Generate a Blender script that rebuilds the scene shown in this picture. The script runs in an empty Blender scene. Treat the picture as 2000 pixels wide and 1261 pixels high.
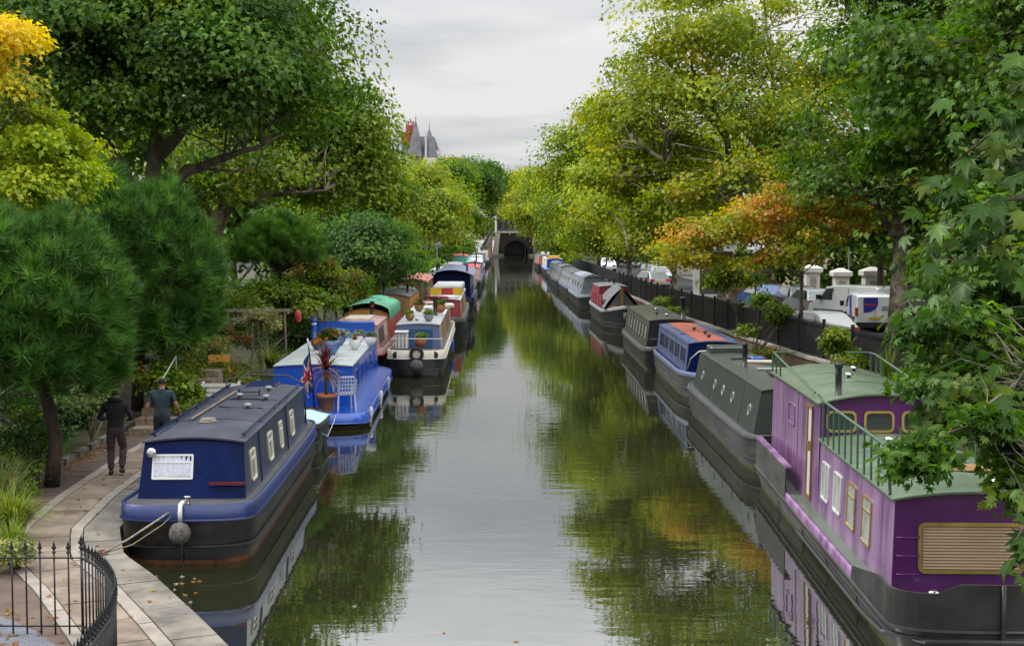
import bpy, bmesh, math, random
import numpy as np
from mathutils import Vector, Matrix
R = math.radians
rnd = random.Random(7)
scn = bpy.context.scene
col = scn.collection

# ------------------------------------------------------------------ camera, sky, sun, exposure
cam_d = bpy.data.cameras.new('camera'); cam = bpy.data.objects.new('camera', cam_d); col.objects.link(cam)
cam.location = (0, 0, 5.2); cam.rotation_euler = (R(90 - 3.69), 0, 0)
cam_d.sensor_width = 36; cam_d.lens = 50.4; cam_d.clip_start = .3; cam_d.clip_end = 3000
scn.camera = cam
SUN_EL, SUN_AZ = 50, 292          # a veiled sun, high over the left bank
W = bpy.data.worlds.new('World'); scn.world = W; W.use_nodes = True
nt = W.node_tree; nt.nodes.clear()
def N(t, **k):
    n = nt.nodes.new(t)
    for a, b in k.items(): setattr(n, a, b)
    return n
wout = N('ShaderNodeOutputWorld'); sky = N('ShaderNodeTexSky', sky_type='NISHITA', sun_disc=False)
sky.sun_elevation = R(SUN_EL); sky.sun_rotation = R(SUN_AZ)
bg1 = N('ShaderNodeBackground'); bg1.inputs[1].default_value = .07
nt.links.new(sky.outputs[0], bg1.inputs[0])
tc = N('ShaderNodeTexCoord'); sep = N('ShaderNodeSeparateXYZ'); nt.links.new(tc.outputs['Generated'], sep.inputs[0])
# layered stratus: noise on a plane overhead (direction / height), so that the sheets close up towards the horizon
dz = N('ShaderNodeMath', operation='MAXIMUM'); dz.inputs[1].default_value = 0; nt.links.new(sep.outputs[2], dz.inputs[0])
dza = N('ShaderNodeMath', operation='ADD'); dza.inputs[1].default_value = .06; nt.links.new(dz.outputs[0], dza.inputs[0])
inv = N('ShaderNodeMath', operation='DIVIDE'); inv.inputs[0].default_value = 1; nt.links.new(dza.outputs[0], inv.inputs[1])
sc = N('ShaderNodeVectorMath', operation='SCALE'); nt.links.new(tc.outputs['Generated'], sc.inputs[0]); nt.links.new(inv.outputs[0], sc.inputs['Scale'])
mp = N('ShaderNodeMapping'); mp.inputs['Scale'].default_value = (.55, .5, .5); mp.inputs['Location'].default_value = (7.3, .4, 0)
nt.links.new(sc.outputs[0], mp.inputs[0])
nz = N('ShaderNodeTexNoise'); nz.inputs['Scale'].default_value = 1.1; nz.inputs['Detail'].default_value = 5; nz.inputs['Roughness'].default_value = .5
nt.links.new(mp.outputs[0], nz.inputs['Vector'])
cr = N('ShaderNodeValToRGB'); e = cr.color_ramp.elements
e[0].position = .36; e[0].color = (.60, .625, .67, 1); e[1].position = .58; e[1].color = (1.0, .99, .98, 1)
nt.links.new(nz.outputs[0], cr.inputs[0])
gr = N('ShaderNodeMapRange'); gr.inputs[1].default_value = .12; gr.inputs[2].default_value = .95; gr.inputs[3].default_value = .60; gr.inputs[4].default_value = 2.6
nt.links.new(sep.outputs[2], gr.inputs[0])
bg2 = N('ShaderNodeBackground'); nt.links.new(cr.outputs[0], bg2.inputs[0]); nt.links.new(gr.outputs[0], bg2.inputs[1])
mx = N('ShaderNodeMixShader'); mx.inputs[0].default_value = .93
nt.links.new(bg1.outputs[0], mx.inputs[1]); nt.links.new(bg2.outputs[0], mx.inputs[2]); nt.links.new(mx.outputs[0], wout.inputs[0])
sd = bpy.data.lights.new('sun', 'SUN'); sd.energy = 1.5; sd.angle = R(14); sd.color = (1, .95, .87)
so = bpy.data.objects.new('sun', sd); col.objects.link(so)
az = R(SUN_AZ); sdir = Vector((math.sin(az) * math.cos(R(SUN_EL)), math.cos(az) * math.cos(R(SUN_EL)), math.sin(R(SUN_EL))))
so.rotation_euler = sdir.to_track_quat('Z', 'Y').to_euler(); so.location = sdir * 200
vs = scn.view_settings; vs.view_transform = 'Standard'; vs.look = 'None'; vs.gamma = 1; vs.exposure = .5; vs.use_curve_mapping = False
scn.cycles.use_denoising = True; scn.cycles.max_bounces = 10; scn.cycles.diffuse_bounces = 5; scn.cycles.glossy_bounces = 4
scn.cycles.transmission_bounces = 6; scn.cycles.transparent_max_bounces = 4; scn.cycles.caustics_reflective = False
scn.cycles.sample_clamp_indirect = 6

# ------------------------------------------------------------------ helpers
def tag(o, label=None, cat=None, group=None, kind=None):
    if label: o['label'] = label
    if cat: o['category'] = cat
    if group: o['group'] = group
    if kind: o['kind'] = kind
    return o
def thing(name, loc, label, cat, rz=0, group=None):
    o = bpy.data.objects.new(name, None); col.objects.link(o); o.location = loc; o.rotation_euler = (0, 0, rz)
    o.empty_display_size = .2
    return tag(o, label, cat, group)
def link(name, me, parent=None, loc=(0, 0, 0), rot=(0, 0, 0), scale=(1, 1, 1)):
    o = bpy.data.objects.new(name, me); col.objects.link(o); o.location = loc; o.rotation_euler = rot; o.scale = scale
    if parent: o.parent = parent
    return o
class MB:
    def __init__(s): s.v = []; s.f = []; s.m = []; s.mats = []; s.cur = 0
    def mat(s, m):
        if m not in s.mats: s.mats.append(m)
        s.cur = s.mats.index(m); return s
    def add(s, vs, fs):
        b = len(s.v); s.v += [tuple(v) for v in vs]
        for f in fs: s.f.append([b + i for i in f]); s.m.append(s.cur)
        return s
    def box(s, x0, x1, y0, y1, z0, z1):
        return s.add([(x0,y0,z0),(x1,y0,z0),(x1,y1,z0),(x0,y1,z0),(x0,y0,z1),(x1,y0,z1),(x1,y1,z1),(x0,y1,z1)],
                     [(3,2,1,0),(4,5,6,7),(0,1,5,4),(1,2,6,5),(2,3,7,6),(3,0,4,7)])
    def bar(s, a, b, w, h, up=(0, 0, 1)):
        a = Vector(a); b = Vector(b); d = (b - a).normalized(); u = Vector(up)
        x = d.cross(u)
        if x.length < 1e-4: x = d.cross(Vector((1, 0, 0)))
        x.normalize(); z = x.cross(d)
        p = []
        for c in (a, b):
            for i, j in ((-1,-1),(1,-1),(1,1),(-1,1)): p.append(c + x * i * w / 2 + z * j * h / 2)
        return s.add(p, [(3,2,1,0),(4,5,6,7),(0,1,5,4),(1,2,6,5),(2,3,7,6),(3,0,4,7)])
    def loft(s, rings, closed=True, cap0=True, cap1=True):
        n = len(rings[0]); b = len(s.v)
        for r in rings: s.v += [tuple(p) for p in r]
        for i in range(len(rings) - 1):
            for j in range(n if closed else n - 1):
                k = (j + 1) % n
                s.f.append([b+i*n+j, b+i*n+k, b+(i+1)*n+k, b+(i+1)*n+j]); s.m.append(s.cur)
        if cap0: s.f.append([b + j for j in reversed(range(n))]); s.m.append(s.cur)
        if cap1: s.f.append([b + (len(rings)-1)*n + j for j in range(n)]); s.m.append(s.cur)
        return s
    def tube(s, pts, r, n=6, caps=True):
        pts = [Vector(p) for p in pts]; rs = r if hasattr(r, '__len__') else [r] * len(pts)
        rings = []; x = None
        for i, p in enumerate(pts):
            d = (pts[min(i+1, len(pts)-1)] - pts[max(i-1, 0)]).normalized()
            if x is None: x = d.orthogonal().normalized()
            else:
                x = x - d * x.dot(d)
                x = x.normalized() if x.length > 1e-5 else d.orthogonal().normalized()
            y = d.cross(x)
            rings.append([p + (x*math.cos(2*math.pi*j/n) + y*math.sin(2*math.pi*j/n))*rs[i] for j in range(n)])
        return s.loft(rings, True, caps, caps)
    def lathe(s, prof, c=(0,0,0), n=12, sx=1, sy=1):
        rings = [[(c[0]+sx*r*math.cos(2*math.pi*j/n), c[1]+sy*r*math.sin(2*math.pi*j/n), c[2]+z) for j in range(n)] for r, z in prof]
        return s.loft(rings)
    def mesh(s, name, smooth=False):
        me = bpy.data.meshes.new(name); me.from_pydata(s.v, [], s.f)
        for m in s.mats: me.materials.append(m)
        me.polygons.foreach_set('material_index', s.m)
        if smooth: me.polygons.foreach_set('use_smooth', [True]*len(s.f))
        me.update(); return me
    def build(s, name, parent=None, loc=(0,0,0), smooth=False, rot=(0,0,0)):
        return link(name, s.mesh(name, smooth), parent, loc, rot)
def bevel(o, w=.02, seg=1):
    bm = bmesh.new(); bm.from_mesh(o.data)
    bmesh.ops.remove_doubles(bm, verts=bm.verts, dist=1e-4)
    es = [e for e in bm.edges if len(e.link_faces) == 2 and e.calc_face_angle(0) > .5]
    bmesh.ops.bevel(bm, geom=es, offset=w, segments=seg, affect='EDGES', clamp_overlap=True)
    bm.to_mesh(o.data); bm.free(); return o
def fixn(o):
    bm = bmesh.new(); bm.from_mesh(o.data); bmesh.ops.recalc_face_normals(bm, faces=bm.faces); bm.to_mesh(o.data); bm.free(); return o

# ------------------------------------------------------------------ materials
def mk(name, c, rough=.5, var=.18, scale=2.5, bump=0, metal=0, coat=0, c2=None, stretch=(1,1,1), lo=.35, hi=.65, detail=5, bscale=None, spec=.5):
    m = bpy.data.materials.new(name); m.use_nodes = True; t = m.node_tree; b = t.nodes['Principled BSDF']
    b.inputs['Roughness'].default_value = rough; b.inputs['Metallic'].default_value = metal; b.inputs['Coat Weight'].default_value = coat
    b.inputs['Coat Roughness'].default_value = .12; b.inputs['Specular IOR Level'].default_value = spec
    tc = t.nodes.new('ShaderNodeTexCoord'); mp = t.nodes.new('ShaderNodeMapping'); mp.inputs['Scale'].default_value = stretch
    t.links.new(tc.outputs['Object'], mp.inputs[0])
    n = t.nodes.new('ShaderNodeTexNoise'); n.inputs['Scale'].default_value = scale; n.inputs['Detail'].default_value = detail
    n.inputs['Roughness'].default_value = .62; t.links.new(mp.outputs[0], n.inputs['Vector'])
    r = t.nodes.new('ShaderNodeValToRGB'); r.color_ramp.elements[0].position = lo; r.color_ramp.elements[1].position = hi
    a = [x*(1-var) for x in c]; d = list(c2) if c2 else [min(1, x*(1+var)) for x in c]
    r.color_ramp.elements[0].color = (*a, 1); r.color_ramp.elements[1].color = (*d, 1)
    t.links.new(n.outputs[0], r.inputs[0]); t.links.new(r.outputs[0], b.inputs['Base Color'])
    if bump:
        n2 = t.nodes.new('ShaderNodeTexNoise'); n2.inputs['Scale'].default_value = bscale or scale*6; n2.inputs['Detail'].default_value = 6
        t.links.new(mp.outputs[0], n2.inputs['Vector'])
        bp = t.nodes.new('ShaderNodeBump'); bp.inputs['Strength'].default_value = bump; bp.inputs['Distance'].default_value = .03
        t.links.new(n2.outputs[0], bp.inputs['Height']); t.links.new(bp.outputs[0], b.inputs['Normal'])
    return m
def leafmat(name, trans=.35, gloss=.06, rough=.4):
    m = bpy.data.materials.new(name); m.use_nodes = True; t = m.node_tree; t.nodes.clear()
    o = t.nodes.new('ShaderNodeOutputMaterial'); at = t.nodes.new('ShaderNodeAttribute'); at.attribute_name = 'tint'
    d = t.nodes.new('ShaderNodeBsdfDiffuse'); tr = t.nodes.new('ShaderNodeBsdfTranslucent'); g = t.nodes.new('ShaderNodeBsdfGlossy')
    g.inputs['Roughness'].default_value = rough
    g.inputs['Color'].default_value = (.75, .9, .6, 1)
    hs = t.nodes.new('ShaderNodeHueSaturation'); hs.inputs['Value'].default_value = 1.6; hs.inputs['Saturation'].default_value = 1.1
    t.links.new(at.outputs['Color'], d.inputs[0]); t.links.new(at.outputs['Color'], hs.inputs['Color']); t.links.new(hs.outputs[0], tr.inputs[0])
    m1 = t.nodes.new('ShaderNodeMixShader'); m1.inputs[0].default_value = trans
    m2 = t.nodes.new('ShaderNodeMixShader'); m2.inputs[0].default_value = gloss
    t.links.new(d.outputs[0], m1.inputs[1]); t.links.new(tr.outputs[0], m1.inputs[2])
    t.links.new(m1.outputs[0], m2.inputs[1]); t.links.new(g.outputs[0], m2.inputs[2]); t.links.new(m2.outputs[0], o.inputs[0])
    return m
LEAF = leafmat('leaf', .42, .03); NEEDLE = leafmat('needle', .2, .04); BIGLEAF = leafmat('big_leaf', .3, .03, .4)
M = {}
M['bark'] = mk('bark', (.10,.078,.055), .9, .45, 3, .8, c2=(.20,.17,.125), stretch=(1,1,.35))
M['plane_bark'] = mk('plane_bark', (.15,.115,.08), .85, .4, 2.2, .6, c2=(.40,.34,.25), lo=.45, hi=.6)
M['pine_bark'] = mk('pine_bark', (.055,.034,.026), .95, .5, 6, 1, stretch=(1,1,.3))
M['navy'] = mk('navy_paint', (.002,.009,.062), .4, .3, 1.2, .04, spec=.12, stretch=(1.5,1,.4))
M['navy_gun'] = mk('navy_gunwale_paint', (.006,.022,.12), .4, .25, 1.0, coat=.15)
M['navy_skylit'] = mk('navy_skylit_paint', (.02,.033,.082), .35, .35, 1.3, .04, coat=.4, stretch=(1,1,.3))  # same navy, lightened to hold the sky reflection on the cabin sides
M['navy_roof'] = mk('navy_roof_paint', (.038,.043,.068), .5, .35, 1.6, .08, stretch=(1,.5,1))
M['blue'] = mk('bright_blue_paint', (.010,.082,.46), .3, .1, 1, coat=.5)
M['pale_roof'] = mk('pale_blue_roof_paint', (.50,.555,.565), .45, .12, 1.5, .05)
M['black'] = mk('black_paint', (.012,.012,.014), .4, .3, 2, .1)
M['hull'] = mk('weathered_black_hull', (.009,.009,.009), .5, .3, 1.6, .2, c2=(.045,.033,.024), stretch=(1,.5,2.2), lo=.45, hi=.75, spec=.3)
M['grey_hull'] = mk('weathered_grey_hull', (.045,.043,.042), .5, .35, 1.2, .15, c2=(.10,.095,.088), stretch=(1,.35,1.8))
M['rust'] = mk('rust_line', (.10,.035,.015), .85, .5, 4, .3, c2=(.20,.08,.03))
M['weed'] = mk('waterline_weed', (.07,.075,.02), .8, .5, 3, .3)
M['white'] = mk('white_paint', (.72,.72,.70), .4, .08, 2)
M['cream'] = mk('cream_paint', (.68,.62,.50), .5, .12, 2)
M['grey'] = mk('grey_paint', (.24,.25,.26), .5, .2, 2)
M['lgrey'] = mk('light_grey_paint', (.40,.41,.42), .5, .15, 1.5, .04)
M['dgrey'] = mk('dark_grey_paint', (.07,.072,.075), .5, .25, 2, .05)
M['dgreen'] = mk('dull_green_paint', (.045,.056,.046), .4, .2, 1.1, .05, coat=.25)
M['green_roof'] = mk('moss_green_roof_paint', (.11,.155,.10), .42, .2, 1.4, .08, coat=.25)
M['green'] = mk('rail_green_paint', (.03,.10,.055), .35, .15, 2, coat=.3)
M['purple'] = mk('purple_paint', (.09,.012,.115), .35, .2, 1.8, .03, coat=.3, stretch=(1,1,.4))
M['purple_skylit'] = mk('purple_skylit_paint', (.17,.05,.205), .38, .25, 1.5, .03, coat=.4, c2=(.38,.22,.40), stretch=(1,1.6,.25))  # sky reflection put into a lighter purple; the streaks are weathering
M['gold'] = mk('brass', (.62,.45,.16), .32, .2, 4, metal=.8)
M['wood'] = mk('varnished_wood', (.24,.13,.05), .5, .35, 3, .2, stretch=(1,1,.2))
M['pwood'] = mk('weathered_timber', (.22,.17,.12), .8, .35, 3, .3, stretch=(4,.5,4))
M['red'] = mk('red_paint', (.42,.035,.03), .45, .15, 2)
M['maroon'] = mk('maroon_paint', (.28,.03,.05), .45, .2, 2)
M['dullred'] = mk('dull_red_strip', (.13,.012,.014), .5, .2, 4)
M['pink'] = mk('faded_pink_paint', (.52,.30,.30), .5, .2, 2)
M['redroof'] = mk('red_oxide_roof', (.36,.10,.075), .55, .2, 1.4, .05)
M['slateblue'] = mk('faded_slate_blue_paint', (.10,.13,.26), .42, .25, 1.2, coat=.3)
M['teal'] = mk('turquoise_cloth', (.12,.42,.40), .7, .15, 2)
M['tarp'] = mk('green_tarpaulin', (.06,.34,.20), .55, .2, 1.2, .3, bscale=4)
M['cyan'] = mk('pale_cyan_cover', (.42,.62,.70), .6, .1, 3, .2)
M['tan'] = mk('tan_blind', (.46,.32,.20), .7, .1, 2)
M['yellow'] = mk('yellow_paint', (.68,.42,.02), .5, .1, 2)
M['ochre'] = mk('ochre_paint', (.50,.24,.04), .55, .2, 2)
M['canvas'] = mk('grey_canvas', (.16,.17,.18), .8, .25, 1.5, .4, bscale=5)
M['bcanvas'] = mk('blue_grey_canvas', (.20,.23,.27), .75, .25, 1.5, .4, bscale=5)
M['olive'] = mk('olive_paint', (.06,.064,.047), .45, .22, 1.3, .05)
M['terracotta'] = mk('terracotta', (.42,.15,.06), .75, .2, 4, .1)
M['bluepot'] = mk('glazed_blue_pot', (.06,.14,.36), .25, .3, 4, coat=.6)
M['plastic'] = mk('white_plastic', (.52,.56,.60), .4, .06, 3)
M['rope'] = mk('old_rope', (.32,.28,.22), .9, .3, 20, .5)
M['rubber'] = mk('tyre_rubber', (.018,.018,.018), .8, .3, 5, .2)
M['ropefender'] = mk('rope_fender', (.16,.15,.135), .95, .5, 22, 1)
M['chrome'] = mk('chrome', (.5,.5,.51), .2, .05, 3, metal=1)
M['glass'] = mk('dark_glass', (.02,.025,.03), .05, .2, 1, coat=.8, spec=.9)
M['carglass'] = mk('car_glass', (.04,.05,.06), .05, .2, 1, coat=1, spec=1)
M['curtain'] = mk('net_curtain', (.62,.64,.74), .8, .18, 9, .4, stretch=(6,6,.4))
M['panepale'] = mk('pale_curtained_glass', (.42,.45,.40), .12, .25, 3, coat=.6)
M['iron'] = mk('black_iron', (.012,.012,.013), .45, .3, 5, .1)
M['stone'] = mk('pale_stone', (.33,.30,.26), .85, .25, 2.5, .25)
M['slab'] = mk('buff_paving', (.215,.168,.128), .9, .4, 1.1, .35)
M['slab2'] = mk('buff_paving_worn', (.175,.135,.105), .9, .42, 1.5, .35)
M['strip'] = mk('pale_kerb_stone', (.27,.235,.20), .8, .2, 3, .2)
M['coping'] = mk('grey_coping', (.15,.136,.115), .9, .5, 1.3, .35)
M['macadam'] = mk('leafy_macadam', (.10,.068,.052), .9, .35, 1.4, .4)
M['soil'] = mk('garden_soil', (.06,.045,.028), .95, .4, 1.5, .6, c2=(.07,.085,.03))
M['turf'] = mk('bank_turf', (.07,.07,.03), .95, .4, 1.2, .6, c2=(.16,.11,.05))
M['road'] = mk('asphalt', (.05,.05,.051), .95, .25, 1, .2, spec=.1)
M['pavement'] = mk('pavement', (.17,.16,.145), .95, .22, 1.2, .15, spec=.1)
M['skin'] = mk('skin', (.36,.19,.13), .55, .1, 5)
M['hair'] = mk('dark_hair', (.012,.009,.008), .7, .3, 20, .4)
M['hoodie'] = mk('black_hoodie', (.012,.011,.013), .9, .3, 6, .5)
M['trouser'] = mk('plum_trousers', (.05,.035,.042), .9, .3, 5, .5)
M['tee'] = mk('teal_tshirt', (.035,.062,.075), .9, .2, 6, .5)
M['jeans'] = mk('dark_jeans', (.02,.025,.04), .9, .25, 6, .4)
M['shoe'] = mk('dark_shoe', (.02,.018,.018), .6, .2, 6)
M['slate'] = mk('slate_roof', (.15,.155,.17), .6, .25, .6, .2)
M['redbrick'] = mk('red_brick', (.34,.09,.05), .85, .25, 1.5)
M['redtile'] = mk('orange_tile', (.42,.13,.06), .8, .2, 1.5)
M['stucco'] = mk('white_stucco', (.66,.64,.60), .8, .08, 1.5, .05)
M['carwhite'] = mk('white_car_paint', (.66,.67,.68), .3, .04, 1, coat=.6)
M['carblack'] = mk('black_car_paint', (.012,.012,.014), .25, .2, 1, coat=.8)
M['carblue'] = mk('blue_car_paint', (.03,.09,.26), .25, .1, 1, coat=.8)
M['carsilver'] = mk('silver_car_paint', (.34,.36,.38), .3, .08, 1, metal=.5, coat=.6)
M['carred'] = mk('tail_lamp_red', (.5,.02,.015), .2, .05, 3, coat=.8)
M['plate'] = mk('yellow_number_plate', (.66,.45,.02), .4, .05, 3)
M['pvan_blue'] = mk('van_blue_vinyl', (.015,.03,.32), .35, .05, 2)
M['tunnel_dark'] = mk('dark_tunnel_brick', (.02,.018,.018), .95, .3, 1.5, .2)  # even near-black brick lining the tunnel barrel
def brickmat(name, c1, c2, mortar, scale, bw=.5, rh=.25):
    m = mk(name, c1, .9); t = m.node_tree; b = t.nodes['Principled BSDF']
    br = t.nodes.new('ShaderNodeTexBrick'); br.inputs['Scale'].default_value = scale; br.inputs['Color1'].default_value = (*c1,1)
    br.inputs['Color2'].default_value = (*c2,1); br.inputs['Mortar'].default_value = (*mortar,1); br.inputs['Mortar Size'].default_value = .018
    tc = t.nodes.new('ShaderNodeTexCoord'); mp = t.nodes.new('ShaderNodeMapping')
    sp = t.nodes.new('ShaderNodeSeparateXYZ'); cb = t.nodes.new('ShaderNodeCombineXYZ'); ad = t.nodes.new('ShaderNodeMath')
    t.links.new(tc.outputs['Object'], sp.inputs[0]); t.links.new(sp.outputs[0], ad.inputs[0]); t.links.new(sp.outputs[1], ad.inputs[1])
    t.links.new(ad.outputs[0], cb.inputs[0]); t.links.new(sp.outputs[2], cb.inputs[1]); t.links.new(cb.outputs[0], br.inputs['Vector'])
    br.inputs['Brick Width'].default_value = bw; br.inputs['Row Height'].default_value = rh
    mxn = t.nodes.new('ShaderNodeMixRGB'); mxn.blend_type = 'MULTIPLY'; mxn.inputs[0].default_value = .5
    old = b.inputs['Base Color'].links[0].from_socket
    hs = t.nodes.new('ShaderNodeHueSaturation'); hs.inputs['Saturation'].default_value = 0; hs.inputs['Value'].default_value = 3.0
    t.links.new(old, hs.inputs['Color']); t.links.new(br.outputs[0], mxn.inputs[1]); t.links.new(hs.outputs[0], mxn.inputs[2])
    t.links.new(mxn.outputs[0], b.inputs['Base Color'])
    bp = t.nodes.new('ShaderNodeBump'); bp.inputs['Strength'].default_value = .5; bp.inputs['Distance'].default_value = .01; bp.invert = True
    t.links.new(br.outputs['Fac'], bp.inputs['Height']); t.links.new(bp.outputs[0], b.inputs['Normal'])
    return m
M['brick'] = brickmat('old_stock_brick', (.20,.13,.08), (.26,.17,.10), (.16,.14,.12), 2.2)
M['darkbrick'] = brickmat('sooty_portal_brick', (.03,.026,.025), (.04,.034,.03), (.03,.027,.025), 2.2)
M['oldstone'] = mk('dull_old_stone', (.12,.105,.088), .9, .3, 1.2, .25)
def settmat():
    m = mk('blue_grey_setts', (.13,.14,.17), .8, .2, 3, 0); t = m.node_tree; b = t.nodes['Principled BSDF']
    br = t.nodes.new('ShaderNodeTexBrick'); br.inputs['Scale'].default_value = 4.5
    br.inputs['Color1'].default_value = (.12,.13,.16,1); br.inputs['Color2'].default_value = (.16,.17,.20,1); br.inputs['Mortar'].default_value = (.07,.07,.075,1)
    tc = t.nodes.new('ShaderNodeTexCoord'); t.links.new(tc.outputs['Object'], br.inputs['Vector']); t.links.new(br.outputs[0], b.inputs['Base Color'])
    bp = t.nodes.new('ShaderNodeBump'); bp.inputs['Strength'].default_value = .6; bp.inputs['Distance'].default_value = .01; bp.invert = True
    t.links.new(br.outputs['Fac'], bp.inputs['Height']); t.links.new(bp.outputs[0], b.inputs['Normal']); return m
M['setts'] = settmat()
def watermat():
    m = bpy.data.materials.new('canal_water'); m.use_nodes = True; t = m.node_tree; t.nodes.clear()
    o = t.nodes.new('ShaderNodeOutputMaterial'); d = t.nodes.new('ShaderNodeBsdfDiffuse'); d.inputs[0].default_value = (.018,.020,.009,1)
    g = t.nodes.new('ShaderNodeBsdfGlossy'); g.inputs['Roughness'].default_value = .015; g.inputs['Color'].default_value = (.93,.95,.97,1)
    f = t.nodes.new('ShaderNodeFresnel'); f.inputs[0].default_value = 6.0
    tc = t.nodes.new('ShaderNodeTexCoord')
    def noise(scale, st, det):
        mp = t.nodes.new('ShaderNodeMapping'); mp.inputs['Scale'].default_value = st; t.links.new(tc.outputs['Object'], mp.inputs[0])
        n = t.nodes.new('ShaderNodeTexNoise'); n.inputs['Scale'].default_value = scale; n.inputs['Detail'].default_value = det
        t.links.new(mp.outputs[0], n.inputs['Vector']); return n
    a = noise(2.6, (.45,1,1), 3); b2 = noise(.35, (.6,1,1), 2); c = noise(.09, (1,.5,1), 2)
    mr = t.nodes.new('ShaderNodeMapRange'); mr.inputs[1].default_value = .4; mr.inputs[2].default_value = .62; mr.inputs[3].default_value = .35; mr.inputs[4].default_value = 1.2
    t.links.new(c.outputs[0], mr.inputs[0])
    mul = t.nodes.new('ShaderNodeMath'); mul.operation = 'MULTIPLY'; t.links.new(a.outputs[0], mul.inputs[0]); t.links.new(mr.outputs[0], mul.inputs[1])
    ad = t.nodes.new('ShaderNodeMath'); ad.operation = 'MULTIPLY_ADD'; ad.inputs[1].default_value = 1.3; t.links.new(b2.outputs[0], ad.inputs[0]); t.links.new(mul.outputs[0], ad.inputs[2])
    bp = t.nodes.new('ShaderNodeBump'); bp.inputs['Strength'].default_value = 1; bp.inputs['Distance'].default_value = .0034
    t.links.new(ad.outputs[0], bp.inputs['Height'])
    for n in (g, f): t.links.new(bp.outputs[0], n.inputs['Normal'])
    mx = t.nodes.new('ShaderNodeMixShader'); t.links.new(f.outputs[0], mx.inputs[0]); t.links.new(d.outputs[0], mx.inputs[1]); t.links.new(g.outputs[0], mx.inputs[2])
    t.links.new(mx.outputs[0], o.inputs[0]); return m
M['water'] = watermat()

# ------------------------------------------------------------------ the ground: banks, water, path, roads
LE = [(-60,-2.9),(8,-2.9),(14,-3.0),(16.5,-3.33),(17.9,-4.02),(19.9,-5.04),(21.3,-5.86),(23.2,-6.45),(26,-6.72),(30,-6.85),(38,-7.0),(60,-7.0),(100,-6.6),(150,-6.0),(275,-5.4),(292,-5.2)]
RE = [(-60,7.6),(30,7.6),(60,7.3),(80,7.1),(100,6.8),(130,6.5),(200,6.2),(292,5.4)]
def lx(y): return float(np.interp(y, [p[0] for p in LE], [p[1] for p in LE]))
def rx(y): return float(np.interp(y, [p[0] for p in RE], [p[1] for p in RE]))
FL = [(34,11.2),(38.8,10.72),(47.6,9.8),(60,8.9),(75,8.0),(100,7.5),(150,7.0),(292,6.0)]
def fx(y): return float(np.interp(y, [p[0] for p in FL], [p[1] for p in FL]))
ROAD_R = .48
ys = [-60,0,8,14,15.2,16.5,17.2,17.9,18.9,19.9,20.6,21.3,22.2,23.2,24.5,26,28,30,34,38,45,52,60,75,100,125,150,200,250,275,292]
ml = MB(); ml.mat(M['soil'])
offs = [(0,.28),(2.45,.28),(2.6,.42),(4.2,.75),(6.5,1.35),(9,1.7),(16,1.8),(17,1.75),(60,1.75),(700,1.75)]
rows = []
for y in ys:
    k = np.interp(y, [150, 275], [0, 1.6])
    rows.append([(lx(y)-.0, y, -1.2)] + [(lx(y)-d, y, z + (k if d > 2.5 else 0)) for d, z in offs])
for row, y in zip(rows, ys):
    if y < 19.5: row[3:7] = [(x_, y_, min(z_, .28)) for x_, y_, z_ in row[3:7]]
ml.loft(rows, closed=False, cap0=False, cap1=False)
tag(fixn(ml.build('left_bank')), kind='structure')
mr_ = MB(); mr_.mat(M['turf']); rows = []
for y in ys:
    f = max(fx(y), rx(y) + .45)
    rows.append([(rx(y), y, -1.2), (rx(y), y, .35), (rx(y)+.35, y, .42), (f-.15, y, .62), (f-.1, y, .95), (f+.2, y, .95), (f+.25, y, ROAD_R), (f+600, y, ROAD_R)])
mr_.loft(rows, closed=False, cap0=False, cap1=False)
tag(fixn(mr_.build('right_bank')), kind='structure')
rr = MB(); rr.mat(M['road']); pv = MB(); pv.mat(M['pavement'])
rw = []; pw = []; pw2 = []
for y in [20,34,38.8,47.6,60,75,100,150,292]:
    f = max(fx(y), rx(y)+.45); rw.append([(f+2.4,y,ROAD_R+.008),(f+9.6,y,ROAD_R+.008)])
    pw.append([(f+.3,y,ROAD_R),(f+.3,y,ROAD_R+.12),(f+2.35,y,ROAD_R+.12),(f+2.35,y,ROAD_R)])
    pw2.append([(f+9.65,y,ROAD_R),(f+9.65,y,ROAD_R+.12),(f+12.6,y,ROAD_R+.12),(f+12.6,y,ROAD_R)])
rr.loft(rw, False, False, False); tag(rr.build('right_road'), kind='structure')
pv.loft(pw, False, False, False); pv.loft(pw2, False, False, False); tag(pv.build('right_pavement'), kind='structure')
wt = MB(); wt.mat(M['water'])
wt.add([(-9,-60,0),(9,-60,0),(9,330,0),(-9,330,0)], [(0,1,2,3)])
tag(wt.build('canal_water'), kind='structure')
eb = MB(); eb.mat(M['turf'])
eb.add([(-700,292.6,3.2),(700,292.6,3.2),(700,1800,6),(-700,1800,6)], [(0,1,2,3)])
tag(eb.build('far_ground'), kind='structure')
lr = MB(); lr.mat(M['road']); lr.loft([[(lx(y)-17, y, 1.77+np.interp(y,[150,275],[0,1.6])), (lx(y)-25, y, 1.77+np.interp(y,[150,275],[0,1.6]))] for y in (30,60,100,150,200,275,292)], False, False, False)
tag(fixn(lr.build('left_road')), kind='structure')

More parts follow.
